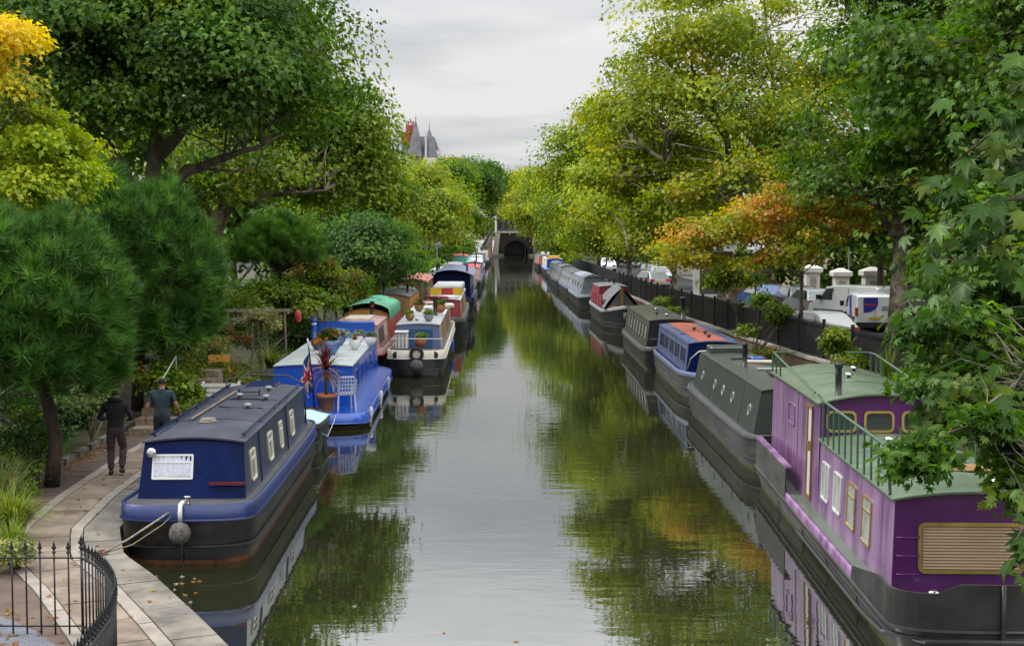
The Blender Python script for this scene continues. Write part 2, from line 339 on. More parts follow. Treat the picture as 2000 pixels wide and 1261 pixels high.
# towpath: bands of separate stones following the curved edge
def off(y, d):
    e = .25; dx = (lx(y+e) - lx(y-e)) / (2*e); n = Vector((-1, dx, 0)).normalized()
    return (lx(y) + n.x*d, y + n.y*d)
tp = thing('towpath', (0,0,0), None, None); tag(tp, kind='structure')
arc = [14.0]
def march(step, y0=14.0, y1=36):
    out = [y0]; y = y0
    while y < y1:
        e = .1; dx = (lx(y+e)-lx(y-e))/(2*e); y += step/math.sqrt(1+dx*dx); out.append(y)
    return out
def band(name, d0, d1, step, mats, z, gap=.012):
    yy = march(step)
    for i in range(len(yy)-1):
        a, b = yy[i]+gap, yy[i+1]-gap; sub = max(2, int(step/.45)+1); q = np.linspace(a, b, sub); b_ = MB(); b_.mat(rnd.choice(mats)); zz = z + rnd.uniform(-.004,.004)
        rings = []
        for y in q:
            p0 = off(y, d0); p1 = off(y, d1); rings.append([(*p0,zz-.1),(*p0,zz),(*p1,zz),(*p1,zz-.1)])
        b_.loft(rings); fixn(b_.build(name, tp))
band('coping_stone', -.02, .54, 1.5, [M['coping']], .35)
band('kerb_stone', .56, .74, 1.9, [M['strip']], .352)
band('paving_slab', .76, 1.42, 1.05, [M['slab'], M['slab2'], M['slab']], .348)
band('kerb_stone', 1.44, 1.62, 2.4, [M['strip']], .352)
band('paving_slab', 1.64, 2.42, 1.3, [M['macadam']], .345, .004)
st = MB(); st.mat(M['setts']); st.loft([[(*off(y,1.75 + max(0,(y-17.5)*.35)), .356), (*off(y,5.0), .356)] for y in (12.5,14,15,16,17,18,19,20,20.6)], False, False, False)
fixn(st.build('block_paving', tp))
kb = MB(); kb.mat(M['stone'])
for i, y in enumerate(march(.95, 20.5, 35)):
    k2 = MB(); k2.mat(M['coping']); p0 = off(y+.02,2.44); p1 = off(y+.72,2.44); q0 = off(y+.02,2.58); q1 = off(y+.72,2.58)
    k2.loft([[(*p0,.25),(*p0,.46),(*q0,.46),(*q0,.25)],[(*p1,.25),(*p1,.46),(*q1,.46),(*q1,.25)]]); fixn(k2.build('edging_stone', tp))

# ------------------------------------------------------------------ boat building
def rr_loop(w, h, r, n=4):
    pts = []
    for cx, cy, a0 in ((w/2-r, h/2-r, 0), (-w/2+r, h/2-r, 90), (-w/2+r, -h/2+r, 180), (w/2-r, -h/2+r, 270)):
        for k in range(n+1):
            a = R(a0 + 90*k/n); pts.append((cx + r*math.cos(a), cy + r*math.sin(a)))
    return pts
def window(parent, o, u, v, w, h, r=.03, bar=.035, frame='white', pane='glass', split=None, curtain=None, depth=.022, name='window', label=None, vsplit=False):
    """frame, pane (and curtain) on the plane through o spanned by u (sideways) and v (up)"""
    o = Vector(o); u = Vector(u).normalized(); v = Vector(v).normalized(); n = u.cross(v).normalized()
    P = lambda a, b, c: o + u*a + v*b + n*c
    out = rr_loop(w, h, r); inn = rr_loop(w-2*bar, h-2*bar, max(.004, r-bar*.6))
    m = MB(); m.mat(M[frame]); k = len(out)
    m.loft([[P(*p, -.02) for p in out], [P(*p, depth) for p in out], [P(*p, depth) for p in inn], [P(*p, -.02) for p in inn]], True, False, False)
    if split is not None:
        y = -h/2 + h*split; m.bar(P(-w/2+bar, y, .008), P(w/2-bar, y, .008), .024, .02, n)
    if vsplit: m.bar(P(0, -h/2+bar, .008), P(0, h/2-bar, .008), .03, .02, n)
    f = m.build(name, parent)
    if label: f['label'] = label
    g = MB(); g.mat(M[pane]); g.add([P(*p, .004) for p in inn], [list(range(k))]); g.build('pane', f)
    if curtain:
        c = MB(); c.mat(M[curtain]); nx = 26; rows = []
        for z in (-h/2+bar+.015, h/2-bar):
            rows.append([P(-w/2+bar+(w-2*bar)*i/nx, z + (.018*abs(math.sin(i*1.1)) if z < 0 else 0), .0055+.003*(1+math.sin(i*1.9+z))) for i in range(nx+1)])
        c.loft(rows, False, False, False); c.build('curtain', f)
    return f
def wshape(y, L, hw, near, far):
    S = {'blunt': (.95, 3.4), 'round': (1.5, 2.0), 'point': (3.0, 1.55), 'flat': (.3, 4), 'bluff': (.55, 3.2)}
    w = 1
    for t0, kind in ((y, near), (L-y, far)):
        ln, n = S[kind]
        if t0 < ln:
            t = 1 - t0/ln; w = min(w, max(0, 1 - t**n)**(1/n))
    return hw*max(w, .015)
def stations(L, near, far):
    a = [0, .01,.04,.09,.16,.25,.36,.5,.66,.85,1.1,1.4,1.8,2.3,3.0]
    mid = list(np.linspace(3.6, L-3.6, max(3, int(L/1.5))))
    return a + mid + [L-x for x in reversed(a)]
class Boat:
    def __init__(s, label, x, y, L, hw, rz=0, gz=.75, band_h=.22, hull='hull', band='navy', deck='dgrey', near='blunt', far='round', sheer=.12, sheer_far=.1,
                 strake='black', group='boats moored along the canal', name='narrowboat', cat='boat', line=None, flare=.9):
        s.root = thing(name, (x, y, 0), label, cat, R(rz), group); s.L = L; s.hw = hw; s.gz = gz
        ys = stations(L, near, far)
        gzf = lambda y: gz + sheer*max(0, 1-y/3.2)**2 + sheer_far*max(0, 1-(L-y)/3.2)**2
        s.gzf = gzf
        def per(lev, sc, rake):
            P = []
            for y in ys: P.append((wshape(y,L,hw,near,far)*sc, L/2+(y-L/2)*(1-rake), lev(y)))
            for y in reversed(ys): P.append((-wshape(y,L,hw,near,far)*sc, L/2+(y-L/2)*(1-rake), lev(y)))
            return P
        top = per(gzf, 1, 0); b1 = per(lambda y: gzf(y)-band_h, 1.012, 0)
        m = MB(); m.mat(M[band]); inn = per(lambda y: gzf(y)+.0, .955, .006); low = per(lambda y: gzf(y)-.035, .95, .007)
        m.loft([b1, top, inn, low], True, False, False); fixn(m.build('gunwale', s.root, smooth=True)).data.shade_smooth()
        m = MB(); m.mat(M[hull])
        m.loft([per(lambda y: -.3, flare-.06, .05), per(lambda y: .0, flare, .03), per(lambda y: .28, (1+flare)/2+.02, .012), per(lambda y: gzf(y)-band_h, 1.0, .001)], True, True, False)
        fixn(m.build('hull', s.root, smooth=True))
        m = MB(); m.mat(M[deck]); d = per(lambda y: gzf(y)-.03, .96, .005); h = len(ys)
        m.loft([d[:h], list(reversed(d[h:]))], False, False, False); fixn(m.build('deck', s.root))
        m = MB(); m.mat(M[strake]); p = per(lambda y: gzf(y)-band_h, 1.015, 0); m.tube(p+[p[0]], .022, 5, False); m.build('rubbing_strake', s.root)
        m = MB(); m.mat(M[hull]); p = per(lambda y: .3, .5+flare/2+.035, .01); m.tube(p+[p[0]], .02, 5, False); m.build('rubbing_strake', s.root)
        if line:
            m = MB(); m.mat(M[line]); m.loft([per(lambda y: -.02, flare+.004, .029), per(lambda y: .075+.02*math.sin(y*3), flare+.018, .023)], True, False, False); fixn(m.build('waterline_band', s.root))
    def cabin(s, y0, y1, b, t, z1, camber=.08, lean=.08, lean1=.05, wall='navy', side=None, roof='navy_roof', rail=None, over=.03, z0=None, name='cabin', xo=0, overy=.05, endwall=True):
        z0 = s.gz-.06 if z0 is None else z0; s.c = (y0, y1, b, t, z0, z1, lean, xo); K = 9
        xs = [-1 + 2*i/(K-1) for i in range(K)]
        m = MB(); side = side or wall
        for sg in (-1, 1):
            m.mat(M[side]); m.add([(xo+sg*b,y0,z0),(xo+sg*b,y1,z0),(xo+sg*t,y1-lean1,z1),(xo+sg*t,y0+lean,z1)], [(0,1,2,3) if sg > 0 else (3,2,1,0)])
        m.mat(M[wall])
        for yb, yt, o in ((y0, y0+lean, 1), (y1, y1-lean1, -1)):
            if not endwall and o == 1: continue
            top = [(xo+t*x, yt, z1+camber*(1-x*x)) for x in xs]
            p = [(xo-b,yb,z0),(xo+b,yb,z0)] + list(reversed(top)); m.add(p, [list(range(len(p)))[::o]])
        cb = m.build(name, s.root)
        m = MB(); m.mat(M[roof]); rings = []
        nseg = max(2, int((y1-y0)/2))
        for i in range(nseg+1):
            y = (y0+lean-overy) + (y1-lean1+overy-(y0+lean-overy))*i/nseg
            to = [(xo+(t+over)*x, y, z1+.032+camber*(1-x*x)) for x in xs]; lo = [(xo+(t+over)*x, y, z1+.004+camber*(1-x*x)) for x in reversed(xs)]
            rings.append(to+lo)
        m.loft(rings); fixn(m.build('roof', s.root))
        if rail:
            for sg in (-1, 1):
                m = MB(); m.mat(M[rail]); m.tube([(xo+sg*(t-.05), y, z1+.075) for y in np.linspace(y0+.5, y1-.4, 4)], .02, 6)
                for y in np.linspace(y0+.6, y1-.5, 5): m.bar((xo+sg*(t-.05),y,z1+.0),(xo+sg*(t-.05),y,z1+.075),.03,.03,(0,1,0))
                m.build('handrail', s.root)
        return cb
    def sp(s, sg, y, f):
        y0,y1,b,t,z0,z1,lean,xo = s.c
        o = Vector((xo+sg*(b+(t-b)*f), y, z0+(z1-z0)*f)); v = Vector((sg*(t-b),0,z1-z0)).normalized()
        u = Vector((0,1,0)) if sg > 0 else Vector((0,-1,0)); return o, u, v
    def win(s, sg, y, w, h, f=.55, **k):
        o,u,v = s.sp(sg, y, f); return window(s.root, o, u, v, w, h, **k)
    def fwin(s, x, f, w, h, **k):
        y0,y1,b,t,z0,z1,lean,xo = s.c
        o = Vector((xo+x, y0+lean*f, z0+(z1-z0)*f)); v = Vector((0,lean,z1-z0)); return window(s.root, o, (1,0,0), v, w, h, **k)
    def bwin(s, x, f, w, h, **k):
        y0,y1,b,t,z0,z1,lean,xo = s.c; return window(s.root, (xo+x, y1-.05*f, z0+(z1-z0)*f), (-1,0,0), (0,0,1), w, h, **k)
    def panel(s, sg, ya, yb, f0, f1, m, name='side_panel', d=.006):
        o1,u,v = s.sp(sg, ya, f0); o2,_,_ = s.sp(sg, yb, f0); o3,_,_ = s.sp(sg, yb, f1); o4,_,_ = s.sp(sg, ya, f1)
        n = u.cross(v).normalized()
        k = MB(); k.mat(M[m]); a = [p+n*d for p in (o1,o2,o3,o4)]; bq = [p-n*.01 for p in (o1,o2,o3,o4)]
        k.loft([bq, a]); return fixn(k.build(name, s.root))
    def vent(s, x, y, z, m='chrome'):
        k = MB(); k.mat(M[m]); k.lathe([(.035,0),(.035,.05),(.085,.055),(.08,.085),(.04,.11),(.005,.115)], n=10); return k.build('mushroom_vent', s.root, (x,y,z), True)
    def chimney(s, x, y, z, h=.5, r=.06, m='black', band=None):
        k = MB(); k.mat(M[m]); k.lathe([(r*1.5,0),(r*1.5,.03),(r,.035),(r,h-.1),(r*1.25,h-.095),(r*1.25,h),(r*.8,h)], n=12); c = k.build('chimney', s.root, (x,y,z), True)
        if band:
            k = MB(); k.mat(M[band]); k.lathe([(r*1.04,0),(r*1.04,.05)], n=12); k.build('chimney_band', c, (0,0,h-.2))
    def wire(s, name, pts, r, m, n=6):
        k = MB(); k.mat(M[m]); k.tube(pts, r, n); return k.build(name, s.root, smooth=True)
    def bx(s, name, x0,x1,y0,y1,z0,z1, m, bv=0, smooth=False):
        k = MB(); k.mat(M[m]); k.box(x0,x1,y0,y1,z0,z1); o = k.build(name, s.root)
        if bv: bevel(o, bv)
        return o
    def world(s, p):
        a = s.root.rotation_euler[2]; return Vector((s.root.location.x + p[0]*math.cos(a)-p[1]*math.sin(a), s.root.location.y + p[0]*math.sin(a)+p[1]*math.cos(a), p[2]))
def rope(label, pts, r=.014, m='rope'):
    k = MB(); k.mat(M[m]); k.tube(pts, r, 6); return tag(k.build('mooring_rope', smooth=True), label, 'rope')
def fender(label, p, l=.45, r=.06, m='white', lean=.0):
    t = thing('fender', p, label, 'fender', 0, 'fenders hung over the hulls'); t.rotation_euler = (0, lean, 0)
    k = MB(); k.mat(M[m]); k.lathe([(.015,-l-.02),(r*.7,-l),(r,-l+.06),(r,-.08),(r*.7,-.02),(.015,0)], n=10); k.build('buoy_body', t, smooth=True)
    k = MB(); k.mat(M['rope']); k.tube([(0,0,-.01),(-.02,0,.1),(-.06,0,.2)], .01, 5); k.build('cord', t)
    return t

# --- the navy boat, nearest on the left
B = Boat('navy blue narrowboat with lace curtained end window, nearest on the left bank', -5.12, 21.95, 10.1, 1.06, 1.6, gz=.9, band_h=.24, band='navy_gun', hull='hull', near='blunt', far='blunt', line='rust', strake='navy_gun', sheer=.06)
B.cabin(.85, 9.2, .87, .80, 1.76, .075, .28, .05, wall='navy', side='navy_skylit', roof='navy_roof', over=.035, overy=.06)
B.fwin(-.33, .60, .66, .41, r=.02, bar=.032, frame='white', pane='panepale', split=.68, curtain='curtain', label='end window with white lace curtain')
for yy, w_, l_ in ((1.85,.5,.5),(3.9,.5,.5),(5.35,.36,.5),(7.0,.5,.5)): B.win(1, yy, w_, .52, .5, r=.06, frame='cream', pane='panepale', split=.7)
for yy in (2.2,4.2,6.3): B.win(-1, yy, .5, .46, .55, r=.06, frame='cream', pane='glass', split=.7)
for sg in (-1, 1):
    m = MB(); m.mat(M['navy_skylit' if sg > 0 else 'navy']); m.tube([(sg*.74, y, 1.87) for y in (1.4, 4, 7, 9)], .022, 6)
    for y in (1.6,3.4,5.2,7,8.8): m.bar((sg*.74,y,1.79),(sg*.74,y,1.87),.02,.06,(0,1,0))
    m.build('handrail', B.root)
for x, y in ((.28,4.9),(.42,6.3),(.25,7.9),(-.15,6.6)): B.vent(x, y, 1.85, 'grey')
k = MB(); k.mat(M['chrome']); k.lathe([(.02,0),(.075,.02),(.082,.06),(.07,.075)], n=14); h_ = k.build('headlamp', B.root, (-.66,1.03,1.62), True, (R(80),0,0))
k = MB(); k.mat(M['lgrey']); k.lathe([(.060,.0),(.03,.012),(.001,.016)], n=14); k.build('lens', h_, (0,0,.068), True)
B.bx('red_sign_strip', .28, .84, .845, .90, 1.12, 1.165, 'dullred')
m = MB(); m.mat(M['navy_skylit']); m.bar((.872,2.62,.88),(.81,2.62,1.76),.03,.02,(0,1,0)); m.bar((.872,6.2,.88),(.81,6.2,1.76),.03,.02,(0,1,0)); m.build('weld_seam', B.root)
k = MB(); k.mat(M['black']); k.tube([(-.3,5.1,1.87),(-.1,4.95,1.87),(.55,5.0,1.845)], .012, 4); k.tube([(-.25,6.2,1.88),(0,6.05,1.9),(.2,6.2,1.88),(.42,6.15,1.87)], .015, 4); k.build('roof_cable', B.root)
k = MB(); k.mat(M['navy'])
for x in (-.2,.2):
    k.bar((x,6.9,1.85),(x,6.9,2.0),.02,.02,(0,1,0))
k.bar((-.2,6.9,1.94),(.2,6.9,1.94),.015,.015); k.build('plank_rest', B.root)
# stern hood, rails
B.bx('stern_hatch', -.35, .3, 8.6, 9.5, 1.82, 1.9, 'navy', .03)
B.wire('stern_rail', [(-.85,8.9,1.0),(-.85,9.2,1.95),(-.5,9.9,2.0),(.4,9.8,1.98),(.82,9.3,1.85),(.86,9.3,.95)], .018, 'black')
B.wire('stem_post', [(.0,.02,.86),(.0,-.01,.5),(0,.2,-.1)], .025, 'black')
k = MB(); k.mat(M['white']); k.tube([(0,-.07,.72),(0,-.10,.85),(0,-.04,.98),(.01,.10,.99)], .035, 8); k.build('fender_hook', B.root, smooth=True)
k = MB(); k.mat(M['chrome']); k.lathe([(.05,0),(.03,.02),(.03,.1),(.06,.11),(.06,.13)], n=8); k.build('mooring_stud', B.root, (.05,.25,.93), True)
f = thing('bow_fender', B.world((-.0,-.13,.55)), 'round grey rope ball fender hanging under a white strap on the navy bow', 'fender')
k = MB(); k.mat(M['ropefender']); k.lathe([(.02,-.17),(.10,-.145),(.155,-.07),(.17,0),(.155,.07),(.10,.145),(.02,.17)], n=16); bo = k.build('rope_ball', f, smooth=True)
k = MB(); k.mat(M['black']); k.tube([(0,0,-.15),(.03,0,-.4),(.035,.1,-.62)], .012, 5); k.build('cord', f)
a_ = B.world((.06,.22,1.02)); c_ = Vector((-6.15, 21.25, .37))
rope('pale mooring rope from the navy bow down to the ring on the towpath', [a_, a_.lerp(c_,.3)+Vector((0,0,-.03)), a_.lerp(c_,.7)+Vector((0,0,-.04)), c_], .017)
rope('brown slack second line beside the pale rope at the navy bow', [a_+Vector((.02,0,-.02)), a_.lerp(c_,.35)+Vector((0.05,0,-.12)), a_.lerp(c_,.7)+Vector((.05,0,-.13)), c_+Vector((.03,.03,0))], .011, 'pwood')
mr = thing('mooring_ring', c_+Vector((0,0,-.02)), 'rusty iron mooring ring and chain on the grey coping', 'mooring ring')
k = MB(); k.mat(M['rust']); k.tube([(.07*math.cos(a),.07*math.sin(a)*.8,.03+.02*math.sin(a)) for a in np.linspace(0,6.28,13)], .014, 5); k.build('ring', mr)
k = MB(); k.mat(M['rust']); k.tube([(0,0,.03),(-.1,-.02,.03),(-.16,.04,.02)], .02, 5); k.lathe([(.05,0),(.05,.02),(.01,.03)], (-.05,.02,0), 8); k.build('chain', mr)

k = MB(); k.mat(M['pwood']); k.tube([(-.45,3.2,1.88),(-.38,7.6,1.88)], .022, 6); k.build('boat_pole', B.root)
k = MB(); k.mat(M['rope']); k.tube([(-.1+.15*math.cos(a)*(1-a/60), 2.9+.15*math.sin(a)*(1-a/60), 1.862+.004*a) for a in np.linspace(0,19,60)], .014, 5); k.build('coiled_rope', B.root)
for y in (3.3, 6.4):
    k = MB(); k.mat(M['navy_roof']); k.tube([(x*.83, y, 1.795+.075*(1-x*x)) for x in np.linspace(-1,1,9)], .008, 4); k.build('roof_seam', B.root)
# --- dark dinghy with a pale cyan cover, behind the navy boat
B = Boat('small black tender under a pale cyan cover, squeezed behind the navy boat', -5.1, 32.8, 3.4, .62, 0, gz=.62, band_h=.06, band='black', hull='black', near='bluff', far='round', sheer=.12, name='dinghy')
m = MB(); m.mat(M['cyan']); m.loft([[(x*.6, y, .66 + .22*(1-abs(x)**2)*math.sin(math.pi*min(1,(y)/2.6))**.5 + .02*math.sin(9*y+5*x)) for x in np.linspace(-1,1,9)] for y in np.linspace(.35,2.6,9)], False, False, False); fixn(m.build('cover', B.root))
rope('thin pale line slung from the dinghy to the bright blue boat', [B.world((.55,.2,.6)), B.world((.65,1.5,.25)), B.world((.6,3.3,.4)), B.world((.5,4.4,.4))], .012, 'cyan')

# --- the bright blue boat with the flag
B2 = Boat('bright blue houseboat with pale roof, flag and potted plants on its deck', -5.30, 37.1, 13.2, 1.50, 1.6, gz=.40, band_h=.26, band='blue', hull='hull', deck='blue', near='blunt', far='round', line='weed', strake='blue', sheer=.03)
B2.cabin(2.2, 12.2, 1.16, 1.07, 1.46, .05, .06, .02, wall='blue', side='blue', roof='pale_roof', over=.02, z0=.36, xo=-.12)
B2.bx('rear_bulkhead', -1.2, .92, 11.75, 12.05, 1.4, 2.1, 'blue', .04)
for yy in (3.6,5.4,7.2,9.0,10.6): B2.win(1, yy, .6, .5, .6, r=.05, frame='blue', pane='glass', bar=.04)
B2.chimney(-1.05, 11.0, 1.5, .75, .09, 'blue', 'white')
k = MB(); k.mat(M['pale_roof']); k.box(.78,.80,2.4,11.6,1.485,1.52); k.build('roof_gutter', B2.root)
B2.panel(1, 2.6, 3.1, .15, .85, 'slateblue')
m = MB(); m.mat(M['yellow']); m.tube([(-.12+.5*math.cos(a)+.25, 2.2+.02, 1.0+.45*math.sin(a)) for a in np.linspace(.3,2.6,12)], .012, 4); m.build('painted_rainbow', B2.root)
fender('short white fender hanging at the front corner of the bright blue boat', B2.world((1.52,1.6,.42)), .5, .065, 'cream', .12)
fender('white fender hanging further back along the bright blue boat', B2.world((1.54,5.6,.42)), .55, .065, 'cream', .12)
fender('grey fender near the far end of the bright blue boat', B2.world((1.53,9.6,.42)), .5, .065, 'lgrey', .1)

# --- white and red boat with the green tarpaulin
B3 = Boat('faded red and pink narrowboat with a green tarpaulin over its hold', -5.75, 51.2, 15.6, 1.03, 1, gz=.85, band_h=.25, band='pink', hull='hull', near='round', far='round', strake='red')
B3.cabin(.9, 6.2, .90, .82, 1.72, .09, .1, .04, wall='pink', side='pink', roof='pink', over=.03)
B3.panel(1, 1.6, 4.2, .2, .85, 'dgrey'); B3.bx('roof_box', -.5,.45, 2.5,4.6, 1.82,1.92,'cream',.02)
B3.win(1, 5.2, .5, .45, .55, r=.05, frame='cream')
B3.chimney(.3, 5.6, 1.8, .6, .075, 'black', 'red'); B3.chimney(-.75, 2.1, 1.75, .5, .05, 'black')
B3.cabin(6.4, 14.6, .95, .88, 1.85, .2, .02, .02, wall='ochre', side='maroon', roof='dgrey', over=.02, name='hold')
B3.panel(1, 7.0, 9.5, .15, .85, 'red'); B3.panel(1, 10.2, 13.6, .15, .85, 'maroon')
m = MB(); m.mat(M['tarp']); rows = []
for y in np.linspace(6.25, 13.2, 15):
    row = []
    for x in np.linspace(-1, 1, 17):
        if abs(x) > .8: z = 2.05 - (abs(x)-.8)*2.1 + .025*math.sin(5*y + 9*x); xx = math.copysign(.94 + .03*math.sin(4*y), x)
        else: z = 2.05 + .24*(1-(x/.8)**2) + .015*math.sin(3*y+4*x); xx = x/.8*.94
        row.append((xx, y, z))
    rows.append(row)
m.loft(rows, False, False, False); fixn(m.build('tarpaulin', B3.root, smooth=True))
m = MB(); m.mat(M['redroof'])
for x, y in ((-.4,7.5),(.2,9),(-.2,11),(.5,12)): m.box(x, x+.22, y, y+.12, 2.29-.1*abs(x), 2.315-.1*abs(x))
m.build('tarp_patch', B3.root)
B5 = Boat('narrowboat with a mustard side panel and dark bowed roof, behind the green tarpaulin', -5.75, 67.6, 12, 1.03, 1, gz=.85, band='maroon', hull='hull', near='round', far='round')
B5.cabin(.8, 10.6, .92, .86, 2.0, .14, .1, .04, wall='wood', side='ochre', roof='dgrey', over=.04)
B5.fwin(-.35, .6, .4, .5, frame='wood'); B5.fwin(.3, .6, .4, .5, frame='wood')
for yy in (2.2,4.4,6.6,8.8): B5.win(1, yy, .7, .45, .6, r=.05, frame='gold')
B5.chimney(-.4, 1.6, 2.1, .65, .07); B5.chimney(.6, 4.0, 2.05, .5, .06)
B5b = Boat('brown timber cabin boat with a bowed plank roof beside the garden', -5.75, 80.4, 12, 1.05, 1, gz=.85, band='wood', hull='hull', near='round', far='round')
B5b.cabin(.5, 11, .95, .9, 2.25, .22, .03, .03, wall='wood', side='wood', roof='redroof', over=.06)
for k_ in range(9): B5b.panel(1, .8+k_*1.1, 1.7+k_*1.1, .05, .95, rnd.choice(['wood','pwood','ochre']), 'side_plank', .012)
for k_ in range(6):
    m = MB(); m.mat(M[['wood','pwood'][k_ % 2]]); m.box(-.9+k_*.3, -.62+k_*.3, .46, .52, .9, 2.2); m.build('front_plank', B5b.root)
B5b.chimney(-.5, 2, 2.4, .4, .06)

# --- white-bowed boat with grey roof, moored outside it
B4 = Boat('black and white narrowboat with grey roof and blue cabin end, moored outside the others', -3.42, 50.5, 17.5, 1.03, 1.0, gz=.92, band_h=.30, band='cream', hull='black', deck='dgrey', near='blunt', far='round', strake='white', sheer=.05)
B4.cabin(1.9, 16.4, .86, .78, 1.72, .06, .1, .04, wall='slateblue', side='lgrey', roof='lgrey', over=.035)
M['slateblue2'] = mk('mid_blue_door_paint', (.03,.10,.24), .35, .15, 2, coat=.4)
for x0, x1 in ((-.28,.12),(.14,.54)): B4.bx('cabin_door', x0, x1, 1.87, 1.95, .9, 1.62, 'slateblue2', .01)
B4.bx('white_locker', -.80,-.34, 1.2,1.9, .9, 1.5, 'white', .05); B4.bx('locker_lid', -.82,-.32, 1.15,1.9, 1.5, 1.56, 'white', .02)
k = MB(); k.mat(M['black']); [k.bar((x, 1.18, .98),(x, 1.18, 1.46), .02,.02,(0,1,0)) for x in (-.7,-.57,-.44)]; k.build('locker_vent', B4.root)
B4.wire('bow_rail', [(-.95,1.9,.95),(-.93,.75,1.32),(0,.35,1.36),(.93,.75,1.32),(.95,1.9,.95)], .018, 'white')
for k_ in range(9): B4.panel(1, 4.2+k_*1.25, 5.3+k_*1.25, .1, .9, ['pwood','wood','pwood','ochre','dgrey'][k_ % 5], 'side_panel', .012)
B4.win(1, 2.9, .6, .45, .6, r=.05, frame='gold')
B4.chimney(.45, 7.2, 1.8, .75, .08); B4.vent(-.1, 3.4, 1.81); B4.vent(.1, 5.6, 1.81)
for x in (-.94, .94):
    k = MB(); k.mat(M['rubber']); k.lathe([(.02,-.05),(.13,-.05),(.13,.05),(.02,.05)], n=14); k.build('side_bollard', B4.root, (x*.72,.12,.8), True, (R(90),0,0))
t_ = thing('tyre_fender', B4.world((.05,-.09,.84)), 'black tyre hung on the white bow of the outer grey roofed boat', 'tyre')
k = MB(); k.mat(M['rubber']); k.tube([(.2*math.cos(a),0,.2*math.sin(a)) for a in np.linspace(0,2*math.pi,20)], .065, 8, False); k.build('tyre', t_, smooth=True)
f = thing('bow_fender', B4.world((.05,-.15,.45)), 'grey rope bow fender below the tyre on the white bow', 'fender')
k = MB(); k.mat(M['ropefender']); k.lathe([(.03,-.2),(.16,-.17),(.23,-.05),(.23,.05),(.16,.17),(.03,.2)], n=14, sx=1, sy=.7); k.build('rope_ball', f, smooth=True)
f2 = fender('blue barrel fender on the side of the outer grey roofed boat', B4.world((1.06,9,.7)), .5, .12, 'blue')

B6 = Boat('outer narrowboat whose roof carries a red and yellow banner and clutter', -3.35, 69.2, 16.5, 1.03, .8, gz=.9, band='dgrey', hull='hull', near='round', far='round')
B6.cabin(1.2, 15.2, .88, .8, 1.75, .07, .1, .04, wall='maroon', side='pwood', roof='lgrey', over=.04)
for k_ in range(5): B6.panel(1, 1.6+k_*2.7, 3.8+k_*2.7, .1, .9, ['ochre','dgrey','wood'][k_ % 3])
for i, (x0, x1, mm) in enumerate(((-.85,-.25,'yellow'),(-.25,.35,'red'),(.35,.85,'yellow'))): B6.bx('banner_panel', x0, x1, 5.6, 5.66, 1.83, 2.2, mm)
B6.bx('roof_storage', -.8, .8, 7.2, 14, 1.83, 2.25, 'lgrey', .06)
B7 = Boat('dark navy wide houseboat with a shallow domed grey-blue roof', -3.9, 91.2, 15, 1.5, .6, gz=.85, band='navy', hull='hull', near='bluff', far='round', name='houseboat')
B7.cabin(.9, 13.6, 1.25, 1.2, 2.3, .36, .04, .04, wall='navy', side='navy', roof='slateblue', over=.25, overy=.5)
M['roof7'] = M['slateblue']
for x in (-.6,-.05,.35): B7.fwin(x, .55, .3, .6 if x > -.3 else .3, r=.14 if x > -.3 else .02, frame='gold' if x > -.3 else 'white')
B7.bx('front_door', .6, 1.15, .85, .93, .85, 2.1, 'navy', .01)
for yy in (3,6,9,12): B7.win(1, yy, .8, .5, .6, frame='white')
B7.chimney(-1.0, 3, 2.4, .6, .07); B7.chimney(1.0, 2, 2.4, .6, .06)
for i, (x, y, L, hw, zc, a, b_, c, lab) in enumerate((
    (-5.6, 94, 13, 1.0, 1.9, 'dgrey','dgreen','white', 'white roofed boat hidden behind the domed navy houseboat'),
    (-3.9, 107.5, 15, 1.0, 2.0, 'dgreen','canvas','pink', 'narrowboat with a pink and white roof beyond the domed houseboat'),
    (-5.7, 109, 14, 1.0, 2.0, 'maroon','cream','cream', 'cream roofed inner boat beyond the domed houseboat'),
    (-3.7, 124, 15, 1.0, 1.9, 'dgrey','pink','red', 'distant narrowboat with a red roof in the outer row'),
    (-5.4, 125, 14, 1.0, 2.1, 'red','white','grey', 'distant grey roofed boat in the inner row'),
    (-3.8, 141, 15, 1.0, 2.0, 'blue','slateblue','white', 'distant blue and white narrowboat in the outer row'),
    (-5.5, 146, 13, 1.1, 2.5, 'teal','teal','red', 'distant turquoise cabin boat with a red top'),
    (-4.2, 158, 15, 1.0, 1.9, 'blue','blue','lgrey', 'distant blue narrowboat with pale roof, outer row'),
    (-4.5, 176, 15, 1.0, 1.9, 'white','cyan','white', 'far white cruiser near the tunnel end'),
    (-4.6, 194, 15, 1.0, 2.0, 'navy','slateblue','grey', 'far slate blue boat near the tunnel end'),
    (-4.5, 213, 15, 1.0, 1.9, 'grey','white','lgrey', 'far pale grey boat, second from the tunnel on the left'),
    (-4.5, 232, 14, 1.0, 1.9, 'dgrey','red','dgrey', 'last dark boat before the tunnel ledge on the left'))):
    q = Boat(lab, x, y, L, hw, .4, gz=.85, band=a, hull='hull', near=rnd.choice(['round','blunt']), far='round')
    q.cabin(1.2, L-1.3, hw-.14, hw-.22, zc, .1, .1, .05, wall=b_, side=b_, roof=c, over=.05)
    for yy in np.linspace(2.5, L-3, 4): q.win(1, yy, .7, .45, .6, frame='cream')
    q.fwin(-.3, .6, .4, .4, frame='cream'); q.fwin(.3, .6, .4, .4, frame='cream'); q.chimney(rnd.uniform(-.5,.5), 3, zc+.05, .6, .07)

